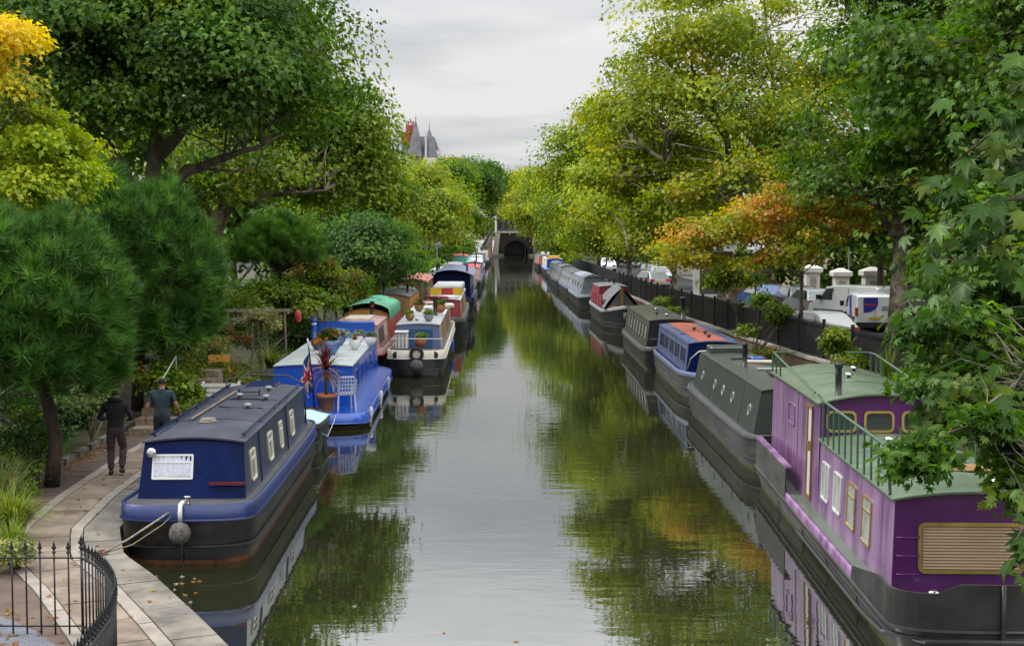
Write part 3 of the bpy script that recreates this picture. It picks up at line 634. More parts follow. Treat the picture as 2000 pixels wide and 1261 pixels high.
# --- right bank: the purple boat
P = Boat('large purple houseboat with green roof and brass framed windows, nearest on the right', 5.86, 16.85, 12.6, 1.27, -1.9, gz=.55, band_h=.14, band='purple_skylit', hull='grey_hull', deck='green_roof', near='bluff', far='bluff', sheer=.0, sheer_far=.0, line='weed', strake='grey_hull', name='houseboat', flare=.93)
# bulwarks: black at the bow, sky-lightened purple and grey at the stern
def bulwark(name, y0, y1, zt, m, end):
    for_y = [y for y in stations(P.L, 'bluff', 'bluff') if y0 <= y <= y1]
    if end == 0: for_y = sorted(set(for_y+[y1]))
    else: for_y = sorted(set(for_y+[y0]))
    path = [(wshape(y,P.L,P.hw,'bluff','bluff'), y) for y in for_y]
    pts = [(-x,y) for x,y in (reversed(path) if end == 0 else path)] + [(x,y) for x,y in (path if end == 0 else reversed(path))]
    k = MB(); k.mat(M[m]); rings = []
    for x, y in pts:
        z = zt(x,y); o = Vector((x,y-(1.0 if end==0 else P.L-1),0)).normalized()*.045
        rings.append([(x*1.012,y,.40),(x*1.0,y,z),(x-o.x,y-o.y,z),(x-o.x,y-o.y,.40)])
    k.loft(rings); return fixn(k.build(name, P.root))
M['bow_black'] = mk('bow_black_paint', (.022,.022,.023), .42, .3, 1.5, .12, c2=(.05,.047,.043))
bulwark('bow_bulwark', 0, 2.6, lambda x,y: (.98 if abs(x) < .62 else .86) if y < .6 else (.86-.26*min(1,max(0,(y-1.0)/1.6))), 'bow_black', 0)
bulwark('stern_bulwark', 8.4, P.L, lambda x,y: .98, 'grey_hull', 1)
for sg in (-1,1): P.bx('bulwark_cap', sg*1.22-.06, sg*1.22+.06, 8.35, P.L-.5, .98, 1.015, 'purple_skylit')
k = MB(); k.mat(M['bow_black']); k.tube([(-1.29,7,.16),(-1.28,2,.16),(-1.27,.7,.22),(-.9,.04,.28),(0,-.03,.30),(.9,.04,.28),(1.27,.7,.22),(1.28,7,.16)], .03, 6); k.build('rubbing_strake', P.root)
P.wire('stem_post', [(0,-.02,.98),(0,-.05,.4),(0,.3,-.2)], .03, 'bow_black')
P.cabin(1.42, 6.75, 1.0, .955, 1.72, .10, .05, 0, wall='purple', side='purple_skylit', roof='green_roof', over=.05, z0=.5, overy=.08)
P.fwin(.02, .50, 1.36, .66, r=.09, bar=.045, frame='gold', pane='tan', depth=.03, label='bow window with brass frame and tan slatted blind')
bl = P.root.children[-1]
for k_ in range(15):
    m = MB(); m.mat(M['tan']); z = .83+k_*.0395; y = 1.42+.05*((z-.5)/1.22)-.008; m.loft([[(-.6,y,z),(-.6,y-.012,z+.012),(-.6,y,z+.034)],[(.64,y,z),(.64,y-.012,z+.012),(.64,y,z+.034)]]); m.build('blind_slat', bl)
for yy, w_, h_, fr in ((6.15,.58,.62,'white'),(5.15,.58,.62,'white'),(4.1,.60,.68,'gold'),(3.05,.60,.68,'gold')):
    P.win(-1, yy, w_, h_, .52, r=.05, bar=.03, frame=fr, pane='panepale', split=.7 if fr == 'gold' else None, vsplit=fr == 'white')
for yy in (3.05,4.1,5.15): P.win(1, yy, .6, .66, .52, r=.05, frame='gold', pane='panepale', split=.7)
for z in (.78,1.02,1.26):
    P.wire('ladder_step', [(-.94,1.42,z),(-.94,1.36,z),(-.66,1.36,z),(-.66,1.42,z)], .011, 'purple', 5)
P.vent(.45, 1.85, 1.84); P.vent(-.55, 1.05, .55); P.vent(-.1, 5.6, 1.85)
P.bx('roof_hatch', .15,.75, 3.0,3.5, 1.845,1.87,'wood',.01)
P.cabin(6.75, 12.0, 1.0, .965, 2.32, .16, .03, .05, wall='purple', side='purple_skylit', roof='green_roof', over=.06, z0=.5, name='wheelhouse', overy=.12)
for x in (-.62,.0,.62): P.fwin(x, .845, .5, .36, r=.09, bar=.04, frame='gold', pane='glass', depth=.03)
o,u,v = P.sp(-1, 7.62, .5); window(P.root, o, u, v, .52, 1.62, r=.02, bar=.06, frame='wood', pane='white', name='side_door', depth=.03, label='narrow white door in a brown frame')
k = MB(); k.mat(M['gold']); k.box(-1.06,-1.0, 7.38,7.44, 1.45,1.62); k.build('door_lock', P.root)
P.win(-1, 9.6, .7, .4, .72, r=.05, frame='purple_skylit', pane='purple_skylit'); 
P.chimney(-.62, 7.05, 2.38, .62, .055); P.vent(.0, 9.3, 2.5); P.vent(.4, 10.8, 2.48)
# green railings: along the lower roof, and round the stern of the wheelhouse roof
for sg in (-1, 1):
    top = [(sg*.98, 6.9, 2.47), (sg*.98, 6.5, 2.42), (sg*.98, 2.0, 2.36), (sg*.98, 1.75, 2.30), (sg*.98, 1.66, 1.75)]
    k = MB(); k.mat(M['green']); k.tube(top, .022, 6); rl = k.build('railing', P.root, smooth=True)
    for y in np.linspace(2.35, 6.45, 10):
        k = MB(); k.mat(M['green']); k.bar((sg*.98,y,1.72),(sg*.98,y,2.37),.022,.05,(0,1,0)); k.build('baluster', rl)
    k = MB(); k.mat(M['green']); k.tube([(sg*.98,7.2,2.47),(sg*.99,11.6,2.74),(sg*.97,12.05,2.74),(sg*.5,12.15,2.74)], .02, 6)
    for y in (11.0, 11.5, 12.0): k.bar((sg*.985,y,2.33),(sg*.985,y,2.74),.03,.05,(0,1,0))
    k.build('railing', P.root)
rope('dark mooring line from the purple boat bow to the bank', [(6.1,17.0,.95),(6.6,16.3,.75),(7.6,15.8,.45)], .014, 'rope')

for y in (8.9, 10.3):
    k = MB(); k.mat(M['purple_skylit']); k.bar((-1.008,y,.52),(-.975,y,2.3),.012,.03,(0,1,0)); k.build('weld_seam', P.root)
for y in (3.2, 5.0):
    k = MB(); k.mat(M['green_roof']); k.tube([(x*.95, y, 1.755+.10*(1-x*x)) for x in np.linspace(-1,1,9)], .009, 4); k.build('roof_seam', P.root)
for y in (8.6, 10.2):
    k = MB(); k.mat(M['green_roof']); k.tube([(x*.98, y, 2.355+.16*(1-x*x)) for x in np.linspace(-1,1,9)], .009, 4); k.build('roof_seam', P.root)
k = MB(); k.mat(M['rope']); k.tube([(.25+.16*math.cos(a)*(1-a/60), 4.3+.16*math.sin(a)*(1-a/60), 1.85+.004*a) for a in np.linspace(0,19,60)], .014, 5); k.build('coiled_rope', P.root)
for y in (2.4, 4.6, 6.8, 9.4):
    k = MB(); k.mat(M['grey_hull']); k.bar((-1.262,y,.33),(-1.21,y,.02),.012,.03,(0,1,0)); k.build('hull_seam', P.root)
# --- dull green boat
G = Boat('long dull green narrowboat with porthole slits and a black stove pipe', 6.1, 29.75, 12.2, 1.05, .2, gz=.78, band_h=.08, band='dgrey', hull='grey_hull', deck='dgrey', near='round', far='round', line='weed', strake='dgrey', sheer=.1)
G.cabin(1.0, 11.0, .90, .70, 1.72, .06, .12, .04, wall='dgreen', side='dgreen', roof='dgreen', over=.012)
for yy in (2.0,4.4,5.9,7.3,9.6):
    G.win(-1, yy, .26, .26, .5, r=.125, bar=.025, frame='lgrey', pane='glass', name='porthole')
for yy in (3.1, 7.9): G.panel(-1, yy, yy+.025, .0, 1, 'black', 'panel_seam', .004)
k = MB(); k.mat(M['black']); k.box(-.86,.86,.96,1.0,.8,1.62); 
for x in (-.42,.0): G.bx('stern_door', x, x+.4, .97, 1.02, .75, 1.6, 'green', .01)
G.chimney(-.25, 6.0, 1.78, .62, .06)
G.bx('solar_panel', -.05,.55, 3.0,4.1, 1.84,1.88,'black',.005)
k = MB(); k.mat(M['white']); k.box(-.2,.45, 4.5,4.52, 1.9,1.92); k.box(-.1,.5,4.9,5.2,1.84,1.855); k.build('roof_board', G.root)
k = MB(); k.mat(M['cream']); k.tube([(-.1,6.8,1.85),(.55,6.7,1.85)], .05, 8); k.build('rolled_mat', G.root)
k = MB(); k.mat(M['dgreen']); k.tube([(-.3,7.9,1.84),(.5,8.1,1.84)], .03, 6); k.build('roof_pole', G.root)
G.bx('forward_hatch', -.55, .5, 9.9, 10.8, 1.74, 1.98, 'dgreen', .04)
G.bx('roof_crate', .2,.55, 7.6,8.2,1.8,1.88,'blue',.02)
for yy in (3, 8): G.vent(.3, yy, 1.8, 'dgreen')

# --- blue boat with the red oxide roof
Q = Boat('faded blue narrowboat with a red roof panel and grey hull, right bank', 6.3, 42.6, 12, 1.05, 0, gz=.80, band_h=.14, band='slateblue', hull='grey_hull', deck='navy', near='point', far='round', line='weed', strake='dgrey', sheer=.12)
Q.cabin(2.0, 11.0, .88, .78, 1.66, .07, .04, .04, wall='navy', side='slateblue', roof='slateblue', over=.03, rail='slateblue')
k = MB(); k.mat(M['redroof']); k.loft([[(x*.45, y, 1.70+.07*(1-(x*.45/.8)**2)) for x in (-1,-.5,0,.5,1)] for y in (2.1,5,8,10.9)], False, False, False); fixn(k.build('roof_panel', Q.root))
for yy in (3.1,4.7,6.3,7.9,9.4):
    Q.win(-1, yy, 1.2, .52, .55, r=.03, bar=.03, frame='slateblue', pane='glass', vsplit=True)
for sg in (-1,1):
    Q.win(sg, 2.6, .3, .3, .5, r=.14, frame='gold', pane='glass', name='porthole') if sg > 0 else None
Q.wire('cratch_hoop', [(-.82,2.0,.85),(-.78,1.5,1.25),(-.55,1.25,1.5),(.3,1.2,1.55),(.8,1.5,1.3),(.84,2.0,.85)], .022, 'cream')
for x in (-.42,.02): Q.bx('cabin_door', x, x+.4, 1.95, 2.02, .8, 1.5, 'navy', .01)
Q.bx('life_ring_locker', -.1,.4, 1.15,1.5, .85,1.2,'navy',.02); Q.bx('notice_card', .1,.35,1.13,1.15,1.2,1.4,'cream')
for x, y in ((.0,3.2),(.1,4.8),(-.05,6.5)): Q.vent(x, y, 1.78, 'black')
Q.bx('roof_hatch', -.72,-.5, 5.2,6.8,1.72,1.78,'slateblue',.01)
# --- olive boat with a wall painted black for its dark open end
O = Boat('olive narrowboat with a row of tall windows and a cabin end wall painted black for its dark opening', 5.95, 52.9, 12.2, 1.03, 0, gz=.78, band_h=.14, band='olive', hull='hull', near='bluff', far='round', line='weed', strake='dgrey')
O.cabin(1.0, 11.2, .90, .76, 1.78, .06, .04, .04, wall='black', side='olive', roof='olive', over=.03)
for k_ in range(7): O.win(-1, 2.0+k_*1.25, .9, .56, .55, r=.03, bar=.03, frame='olive', pane='panepale')
O.chimney(.55, 1.5, 1.83, .85, .085); O.vent(-.2, 4, 1.86, 'black'); O.vent(.1, 3.0, 1.86); O.vent(.1, 7, 1.86)
O.wire('stern_rail', [(-.8,.95,.8),(-.8,.5,1.15),(.8,.5,1.15),(.8,.95,.8)], .02, 'black')
# --- boat with the triangular cratch
C = Boat('dark narrowboat with a grey canvas cratch, red side panels and a wooden post', 5.95, 75.3, 13, 1.05, 1, gz=.95, band_h=.16, band='grey', hull='black', deck='dgrey', near='point', far='round', strake='grey', sheer=.3)
C.cabin(7.0, 12.2, .9, .8, 1.95, .07, .04, .04, wall='maroon', side='maroon', roof='canvas', over=.04)
m = MB(); m.mat(M['canvas']); rows = []
for y in np.linspace(1.6, 7.0, 8):
    rows.append([(x*.98, y + (.5*(1-abs(x)) if y < 1.7 else 0), 1.02 + 1.12*(1-abs(x))**.8 + .04*math.sin(7*y+6*x)*(1-abs(x))) for x in np.linspace(-1,1,13)])
m.loft(rows, False, False, False); fixn(m.build('cratch_cover', C.root))
k = MB(); k.mat(M['maroon']); k.mat(M['wood']); k.mat(M['dgrey']); k.add([(-.8,1.72,1.0),(.8,1.72,1.0),(0,2.1,2.05)], [(0,1,2)]); k.mat(M['maroon']); k.box(-.75,.75,1.55,1.66,.98,1.16); k.mat(M['white']); k.box(-.6,-.25,1.3,1.34,.98,1.14); k.box(.2,.6,1.3,1.34,.98,1.14); k.build('cratch_board', C.root)
C.bx('cratch_post', -.07,.07,1.62,1.74,.95,2.15,'wood',.01)
for ya, yb in ((3.2,4.8),(5.2,6.8),(7.4,9.0),(9.4,11)):
    k = MB(); k.mat(M['maroon']); k.box(-1.0,-.93,ya,yb,1.0,1.62); k.build('side_panel', C.root)
C.wire('bow_fender_ropes', [(0,-.1,.9),(0,-.12,.4)], .09, 'ropefender', 8)
C.chimney(.2, 9, 2.0, .4, .06)
for i, (x, y, L, hw, zc, a, b_, c, lab) in enumerate((
    (5.55, 95.5, 14, 1.05, 1.95, 'bcanvas','bcanvas','bcanvas', 'boat shrouded in blue-grey canvas with a white folded sheet'),
    (5.3, 110.5, 14.5, 1.03, 1.85, 'slateblue','grey','dgrey', 'grey boat with a dark roof behind the shrouded one'),
    (5.0, 126, 14, 1.05, 1.95, 'olive','canvas','canvas', 'bulky grey-brown covered boat in the middle distance'),
    (5.0, 141, 14, 1.0, 1.8, 'dgrey','dgreen','dgrey', 'low dark boat lying behind the grey-brown covered one'))):
    q = Boat(lab, x, y, L, hw, 1.2, gz=.85, band=a, hull='hull', near='round', far='round')
    q.cabin(.9, L-1, hw-.1, hw-.42, zc, .16, .5, .3, wall=b_, side=b_, roof=c, over=.03)
    for yy in np.linspace(2.5, L-3, 4): q.win(-1, yy, .8, .4, .55, frame='grey')
    if i == 0:
        m = MB(); m.mat(M['white']); m.loft([[(x_, y_, zc+.12+.06*math.sin(9*x_+4*y_)) for x_ in np.linspace(-.55,.3,6)] for y_ in np.linspace(1.3,2.6,5)], False, False, False); m.build('folded_sheet', q.root)
        q.wire('tiller_bar', [(-.3,1.6,2.15),(.2,1.2,2.25)], .03, 'black')
q = Boat('far royal blue narrowboat with an orange trimmed roof, right bank', 4.9, 163, 15, 1.05, 1, gz=.8, band='blue', hull='hull', near='bluff', far='round')
q.cabin(.6, 14, .95, .9, 1.9, .1, .02, .02, wall='blue', side='white', roof='cream', over=.05)
q.bx('roof_box', -.7,.6, 1,6, 2.0,2.25,'ochre',.03); q.fwin(-.3,.6,.35,.5,frame='blue'); q.fwin(.3,.6,.35,.5,frame='blue')
q = Boat('farthest boat on the right, dull red with white covers near the tunnel', 4.5, 190, 18, 1.05, 1, gz=.85, band='maroon', hull='hull', near='round', far='round')
q.cabin(1, 16, .95, .85, 1.7, .1, .3, .1, wall='red', side='pink', roof='grey', over=.04); q.bx('roof_cover', -.5,.6, 2,7, 1.85,2.3,'white',.08)
q = Boat('small grey boat moored between the royal blue and dull red boats', 4.8, 179.2, 9, .95, 1, gz=.8, band='dgrey', hull='hull', near='round', far='round')
q.cabin(1, 8, .8, .7, 1.6, .1, .2, .1, wall='grey', side='grey', roof='lgrey', over=.04); q.win(-1, 4, 1.0, .4, frame='white')

# ------------------------------------------------------------------ tunnel portal and its wing walls
TY = 292.0
T = thing('tunnel_portal', (.8, TY, 0), 'sooty brick tunnel portal with pale coping where the canal ends', 'tunnel')
k = MB(); k.mat(M['darkbrick'])
arch = [(-2.35,-.6),(-2.35,1.0)] + [(2.35*math.cos(a), 1.0+2.15*math.sin(a)) for a in np.linspace(math.pi, 0, 15)] + [(2.35,1.0),(2.35,-.6)]
outer = [(-4.3,-.6),(-4.3,1.0)] + [(-4.3+8.6*i/14, 4.6) for i in range(15)] + [(4.3,1.0),(4.3,-.6)]
k.loft([[(x,-.0,z) for x,z in outer],[(x,0,z) for x,z in arch],[(x,.6,z) for x,z in arch]], False, False, False); k.box(-4.3,-2.36,.02,.8,-.6,4.6); k.box(2.36,4.3,.02,.8,-.6,4.6); fixn(k.build('face_wall', T))
k = MB(); k.mat(M['tunnel_dark']); k.loft([[(x,.6,z) for x,z in arch],[(x,60,z) for x,z in arch]], False, False, False); k.add([(-3,60,-1),(3,60,-1),(3,60,4),(-3,60,4)],[(0,1,2,3)]); fixn(k.build('barrel', T))
k = MB(); k.mat(M['oldstone']); k.loft([[(2.65*(math.cos(a)), -.06, 1.0+2.45*math.sin(a)) for a in np.linspace(math.pi,0,15)],[(2.35*(math.cos(a)), -.06, 1.0+2.15*math.sin(a)) for a in np.linspace(math.pi,0,15)]], False, False, False); 
k2 = MB(); k2.mat(M['stone']); k2.box(-4.8,4.6,-.25,.9,4.6,5.0); bevel(k2.build('coping', T), .05)
k2 = MB(); k2.mat(M['darkbrick']); k2.loft([[(2.62*math.cos(a), y_, 1.0+2.42*math.sin(a)) for a in np.linspace(math.pi,0,15)] for y_ in (-.08,0)] , False, False, False); k2.loft([[(r_*math.cos(a), -.08, 1.0+(r_-.2)*math.sin(a)) for a in np.linspace(math.pi,0,15)] for r_ in (2.36,2.62)], False, False, False); fixn(k2.build('arch_ring', T))
for sg in (-1, 1):
    k = MB(); k.mat(M['stone']); k.loft([[(sg*4.3-.6,-.9,-.6),(sg*4.3+.6,-.9,-.6),(sg*4.3+.6,.5,-.6),(sg*4.3-.6,.5,-.6)],[(sg*3.7-.5,-.35,4.6),(sg*3.7+.5,-.35,4.6),(sg*3.7+.5,.5,4.6),(sg*3.7-.5,.5,4.6)]]); k.build('buttress', T)
for sg in (-1, 1):
    k = MB(); k.mat(M['oldstone']); k.loft([[(sg*2.4,-.3,-.6),(sg*2.4,-.3,.42),(sg*2.4,-1.4,.42),(sg*2.4,-1.4,-.6)],[(sg*6.3,-14,-.6),(sg*6.3,-14,.5),(sg*7.0,-16,.5),(sg*7.0,-16,-.6)]] if 0 else
      [[(sg*2.4,0,-.6),(sg*2.4,0,.42),(sg*5,0,.42),(sg*5,0,-.6)],[(sg*2.9,-3,-.6),(sg*2.9,-3,.42),(sg*6,-3,.42),(sg*6,-3,-.6)],[(sg*5.6,-17,-.6),(sg*5.6,-17,.42),(sg*7.0,-17,.42),(sg*7.0,-17,-.6)]]); fixn(k.build('ledge', T))
cf = thing('canal_cafe', (.0, TY+1, 5.0), 'dark glazed cafe building with a white corner post on top of the tunnel', 'building')
k = MB(); k.mat(M['dgrey']); k.box(-3.2,3.5,.5,7,0,3.1); k.build('wall', cf)
k = MB(); k.mat(M['dgrey']); k.box(-3.5,3.8,.2,7.2,3.1,3.4); k.build('roof', cf)
k = MB(); k.mat(M['stucco']); k.box(-3.5,-3.1,.1,.5,0,3.1); k.build('corner_post', cf)
for i in range(5):
    window(cf, (-2.4+i*1.25,.48,1.5),(1,0,0),(0,0,1),1.05,2.2,r=.03,bar=.08,frame='dgrey',pane='glass')
ww = thing('wing_wall', (-5.2, 250, 0), 'rising brick retaining wall with pale coping and black railing left of the tunnel', 'wall')
k = MB(); k.mat(M['brick']); k.loft([[(.0,0,-.6),(0,0,1.0),(-.6,0,1.0),(-.6,0,-.6)],[(.6,28,-.6),(.6,28,2.6),(0,28,2.6),(0,28,-.6)],[(1.2,42,-.6),(1.2,42,4.4),(.5,42,4.4),(.5,42,-.6)]]); fixn(k.build('wall_face', ww))
k = MB(); k.mat(M['oldstone']); k.loft([[(.08,0,1.0),(.08,0,1.2),(-.7,0,1.2),(-.7,0,1.0)],[(.7,28,2.6),(.7,28,2.8),(-.1,28,2.8),(-.1,28,2.6)],[(1.3,42,4.4),(1.3,42,4.6),(.4,42,4.6),(.4,42,4.4)]]); fixn(k.build('coping', ww))
k = MB(); k.mat(M['iron'])
k.loft([[(-.3,0,1.2),(-.3,0,2.2),(-.36,0,2.2),(-.36,0,1.2)],[(.3,28,2.8),(.3,28,3.8),(.24,28,3.8),(.24,28,2.8)],[(.9,42,4.6),(.9,42,5.6),(.84,42,5.6),(.84,42,4.6)]]); fixn(k.build('railing_panel', ww))
ww = thing('wing_wall', (6.0, 262, 0), 'brick retaining wall right of the tunnel mouth under the overhanging trees', 'wall')
k = MB(); k.mat(M['brick']); k.loft([[(.0,0,-.6),(0,0,1.2),(.6,0,1.2),(.6,0,-.6)],[(-.9,30,-.6),(-.9,30,4.4),(-.2,30,4.4),(-.2,30,-.6)]]); fixn(k.build('wall_face', ww))
k = MB(); k.mat(M['oldstone']); k.loft([[(-.08,0,1.2),(-.08,0,1.4),(.7,0,1.4),(.7,0,1.2)],[(-1.0,30,4.4),(-1.0,30,4.6),(-.1,30,4.6),(-.1,30,4.4)]]); fixn(k.build('coping', ww))

# the brick bridge the picture is taken from: deck and parapet just behind the lens
bg = thing('canal_bridge', (0,-1.2,0), 'brick road bridge over the canal with stone parapet coping', 'bridge')
k = MB(); k.mat(M['brick']); ar = [(-6.0*math.cos(a)-.0, .6+2.5*math.sin(a)) for a in np.linspace(0,math.pi,17)]; ou = [(-14,.0)]+[(-14+28*i/14,4.2) for i in range(15)]+[(14,.0)]
k.loft([[(x,0,z) for x,z in ou],[(x,0,z) for x,z in ar],[(x,-12,z) for x,z in ar],[(x,-12,z) for x,z in ou]], False, False, False); fixn(k.build('arch_wall', bg))
k = MB(); k.mat(M['road']); k.box(-14,14,-11.6,-.4,3.75,3.85); k.build('deck', bg)
k = MB(); k.mat(M['stone']); k.box(-14,14,-.5,.08,4.2,4.36); k.box(-14,14,-12.1,-11.5,4.2,4.36); k.build('coping', bg)
# ------------------------------------------------------------------ turreted mansion beyond the trees
H_ = thing('turreted_mansion', (-21.8, 341, 2), 'white mansion with slate spires and red chimneys rising above the left trees', 'building')
k = MB(); k.mat(M['stucco']); k.box(-6,5.2,0,12,0,20.6); k.build('wall', H_)
k = MB(); k.mat(M['slate']); k.loft([[(-4.6,0,20.6),(5,0,20.6),(5,10,20.6),(-4.6,10,20.6)],[(-4,1.5,25.4),(3.2,1.5,25.4),(3.2,9,25.4),(-4,9,25.4)]]); fixn(k.build('mansard_roof', H_))
for x, r0, zb, zt in ((-.9,2.2,20.5,29.2),(2.3,1.9,20.3,27.4)):
    k = MB(); k.mat(M['slate']); k.lathe([(r0,zb),(r0*.72,zb+2.6),(.12,zt-.3),(.02,zt)], (x,-.6,0), 8); sp_ = k.build('spire', H_)
    k = MB(); k.mat(M['grey']); k.lathe([(.09,0),(.09,.5),(.18,.7),(.03,1.0),(.03,2.0)], (x,-.6,zt-.3), 6); k.build('finial', sp_)
k = MB(); k.mat(M['stucco']); k.lathe([(1.85,0),(1.85,20.3)], (2.3,-.6,0), 8); k.build('turret', H_)
k = MB(); k.mat(M['stucco']); k.box(1.35,1.75,-2.5,-2.3,20,26.2); k.box(3.9,5.2,-.3,2,20,22.0); k.build('gable', H_)
k = MB(); k.mat(M['redbrick']); k.box(-4.4,-1.7,.4,1.6,23.8,26.4); k.box(-3.3,-1.5,.2,1.5,26,28.0); ch = k.build('chimney', H_)
k = MB(); k.mat(M['redtile'])
for i in range(5): k.lathe([(.17,0),(.14,.9),(.17,1.0)], (-3.1+.4*i,.8,28.0+(.5 if i==2 else 0)), 6)
k.build('chimney_pot', ch)
for x in (4.5,): window(H_, (x,-.32,19.6),(1,0,0),(0,0,1),.8,1.6,r=.02,frame='white')
H2 = thing('red_roofed_house', (-16, 345, 2), 'orange red tiled roof peeping beside the white mansion', 'building')
k = MB(); k.mat(M['stucco']); k.box(-1.8,4,0,8,0,17.6); k.build('wall', H2)
k = MB(); k.mat(M['redtile']); k.loft([[(-1.9,-.3,17.6),(4.2,-.3,17.6),(4.2,8,17.6),(-1.9,8,17.6)],[(-1.9,3.5,20.8),(4.2,3.5,20.8),(4.2,4.2,20.8),(-1.9,4.2,20.8)]]); fixn(k.build('roof', H2))

# ------------------------------------------------------------------ iron railing at the bottom left
Rl = thing('iron_railing', (0,0,.35), 'black spearhead iron railing curving round the corner of the towpath', 'railing')
k = MB(); k.mat(M['iron']); k.lathe([(.011,0),(.011,.99)], n=6); barme = k.mesh('bar', True)
k = MB(); k.mat(M['iron']); k.lathe([(.012,.0),(.024,.006),(.024,.02),(.012,.03),(.012,.045),(.026,.06),(.028,.075),(.012,.10),(.016,.11),(.010,.125),(.003,.16)], n=8); finme = k.mesh('finial', True)
path = [(-6.35,17.0),(-5.17,17.0)]
def addbar(x, y, big=False):
    s_ = 1.6 if big else 1
    b_ = link('post' if big else 'bar', barme, Rl, (x,y,0), scale=(s_,s_,1.06 if big else 1)); link('finial', finme, b_, (0,0,.985), scale=(1/s_ if not big else .9,)*2+(1,))
x = -6.35
while x < -5.25: addbar(x, 17.0); x += .17
addbar(-5.17, 17.0, True)
cv = [(-5.17,17.0),(-4.9,16.62),(-4.62,16.1),(-4.36,15.5),(-4.18,14.9),(-4.05,14.2),(-3.98,13.4),(-3.95,12.4)]
cl = [0]
for i in range(1,len(cv)): cl.append(cl[-1]+math.dist(cv[i],cv[i-1]))
def cp(s): return (float(np.interp(s,cl,[p[0] for p in cv])), float(np.interp(s,cl,[p[1] for p in cv])))
s_ = .13
while s_ < cl[-1]: addbar(*cp(s_)); s_ += .125
for z in (.93, .1):
    k = MB(); k.mat(M['iron']); k.bar((-6.5,17,z),(-5.17,17,z),.03,.012)
    for i in range(len(cv)-1): k.bar((*cv[i],z),(*cv[i+1],z),.035,.012)
    k.build('rail', Rl)

# ------------------------------------------------------------------ right bank: low wall, coping, long black fence
lw = thing('low_brick_wall', (0,0,0), 'low brick wall with stone coping under the long black fence', 'wall')
k = MB(); k.mat(M['brick']); rows = []
for y in (34,38.8,47.6,60,75,100,140,200):
    f = max(fx(y), rx(y)+.45); rows.append([(f-.2,y,.3),(f-.2,y,1.0),(f+.15,y,1.0),(f+.15,y,.3)])
k.loft(rows); fixn(k.build('brickwork', lw))
y = 34
while y < 110:
    f0 = max(fx(y), rx(y)+.45); f1 = max(fx(y+.98), rx(y+.98)+.45); k = MB(); k.mat(M['stone']); z = 1.0 + rnd.uniform(0,.012)
    k.loft([[(f0-.26,y,z),(f0-.26,y,z+.09),(f0+.2,y,z+.09),(f0+.2,y,z)],[(f1-.26,y+.98,z),(f1-.26,y+.98,z+.09),(f1+.2,y+.98,z+.09),(f1+.2,y+.98,z)]]); fixn(k.build('coping_stone', lw)); y += 1.0
Fc = thing('black_fence', (0,0,1.09), 'long black close-set iron fence on the low wall along the right bank', 'fence')
k = MB(); k.mat(M['iron']); k.loft([[(-.026,-.008,0),(.026,-.008,0),(.026,.008,0),(-.026,.008,0)],[(-.026,-.008,1.1),(.026,-.008,1.1),(.026,.008,1.1),(-.026,.008,1.1)],[(-.003,-.004,1.2),(.003,-.004,1.2),(.003,.004,1.2),(-.003,.004,1.2)]]); pk = k.mesh('picket')
y = 34; n_ = 0; far = MB(); far.mat(M['iron'])
while y < 160:
    f = max(fx(y), rx(y)+.45)
    if n_ < 298:
        f2_ = max(fx(y+.5), rx(y+.5)+.45); link('picket', pk, Fc, (f, y, 0), (0,0, math.atan2(.5, f2_-f))); n_ += 1; y += .105
    else: far.box(f-.02,f+.02,y-.04,y+.04,0,1.15); y += .12
tag(far.build('picket', Fc), kind='stuff')
for z in (.12, 1.0):
    k = MB(); k.mat(M['iron']); q = [34,38.8,47.6,60,75,100,150,160]
    for a,b in zip(q[:-1], q[1:]): k.bar((max(fx(a),rx(a)+.45)+.02,a,z),(max(fx(b),rx(b)+.45)+.02,b,z),.03,.06)
    k.build('rail', Fc)
y = 35.0
while y < 100:
    f = max(fx(y),rx(y)+.45); k = MB(); k.mat(M['iron']); k.box(f-.05,f+.05,y-.05,y+.05,0,1.28); k.build('post', Fc); y += 2.7

# ------------------------------------------------------------------ gate piers, walls and road furniture on the right
def pier(label, x, y, w=.75, h=2.2):
    p = thing('gate_pier', (x,y,ROAD_R+.1), label, 'gate pier', 0, 'pale gate piers across the road')
    k = MB(); k.mat(M['stucco']); k.box(-w/2,w/2,-w/2,w/2,.0,h-.42); k.box(-w/2-.05,w/2+.05,-w/2-.05,w/2+.05,0,.28); bevel(k.build('shaft', p), .015)
    k = MB(); k.mat(M['stucco']); c = w/2+.14; k.box(-c+.06,c-.06,-c+.06,c-.06,h-.42,h-.36); k.box(-c,c,-c,c,h-.36,h-.12); k.loft([[(-c,-c,h-.12),(c,-c,h-.12),(c,c,h-.12),(-c,c,h-.12)],[(-.1,-.1,h+.1),(.1,-.1,h+.1),(.1,.1,h+.1),(-.1,.1,h+.1)]]); k.build('cap', p)
    k = MB(); k.mat(M['stone']); k.box(-w*.22,w*.22,-w/2-.03,-w/2+.01,.45,h-.65); k.build('sunk_panel', p)
    return p
pier('pale gate pier directly behind the small white van, tallest of the four', 19.6, 78, .95, 2.55)
pier('pale gate pier left of the white vans, beside the black hatchback', 18.0, 86, .8, 2.5)
pier('pale gate pier between the black hatchback and the tall white van', 19.5, 85, .85, 2.3)
pier('pale gate pier right of the big tree trunk', 21.6, 72, .8, 2.1)
gw = thing('garden_wall', (0,0,ROAD_R), 'dark garden wall with brown brick behind the parked cars', 'wall')
k = MB(); k.mat(M['brick']); k.box(14.5,17.6,95.4,95.9,0,2.1); k.build('brickwork', gw)
k = MB(); k.mat(M['dgrey']); k.box(20.4,34,84,84.4,0,1.5); k.build('boarded_panel', gw)
hs = thing('white_house_front', (14.2, 97, ROAD_R), 'white house front with a dark opening glimpsed under the trees', 'building')
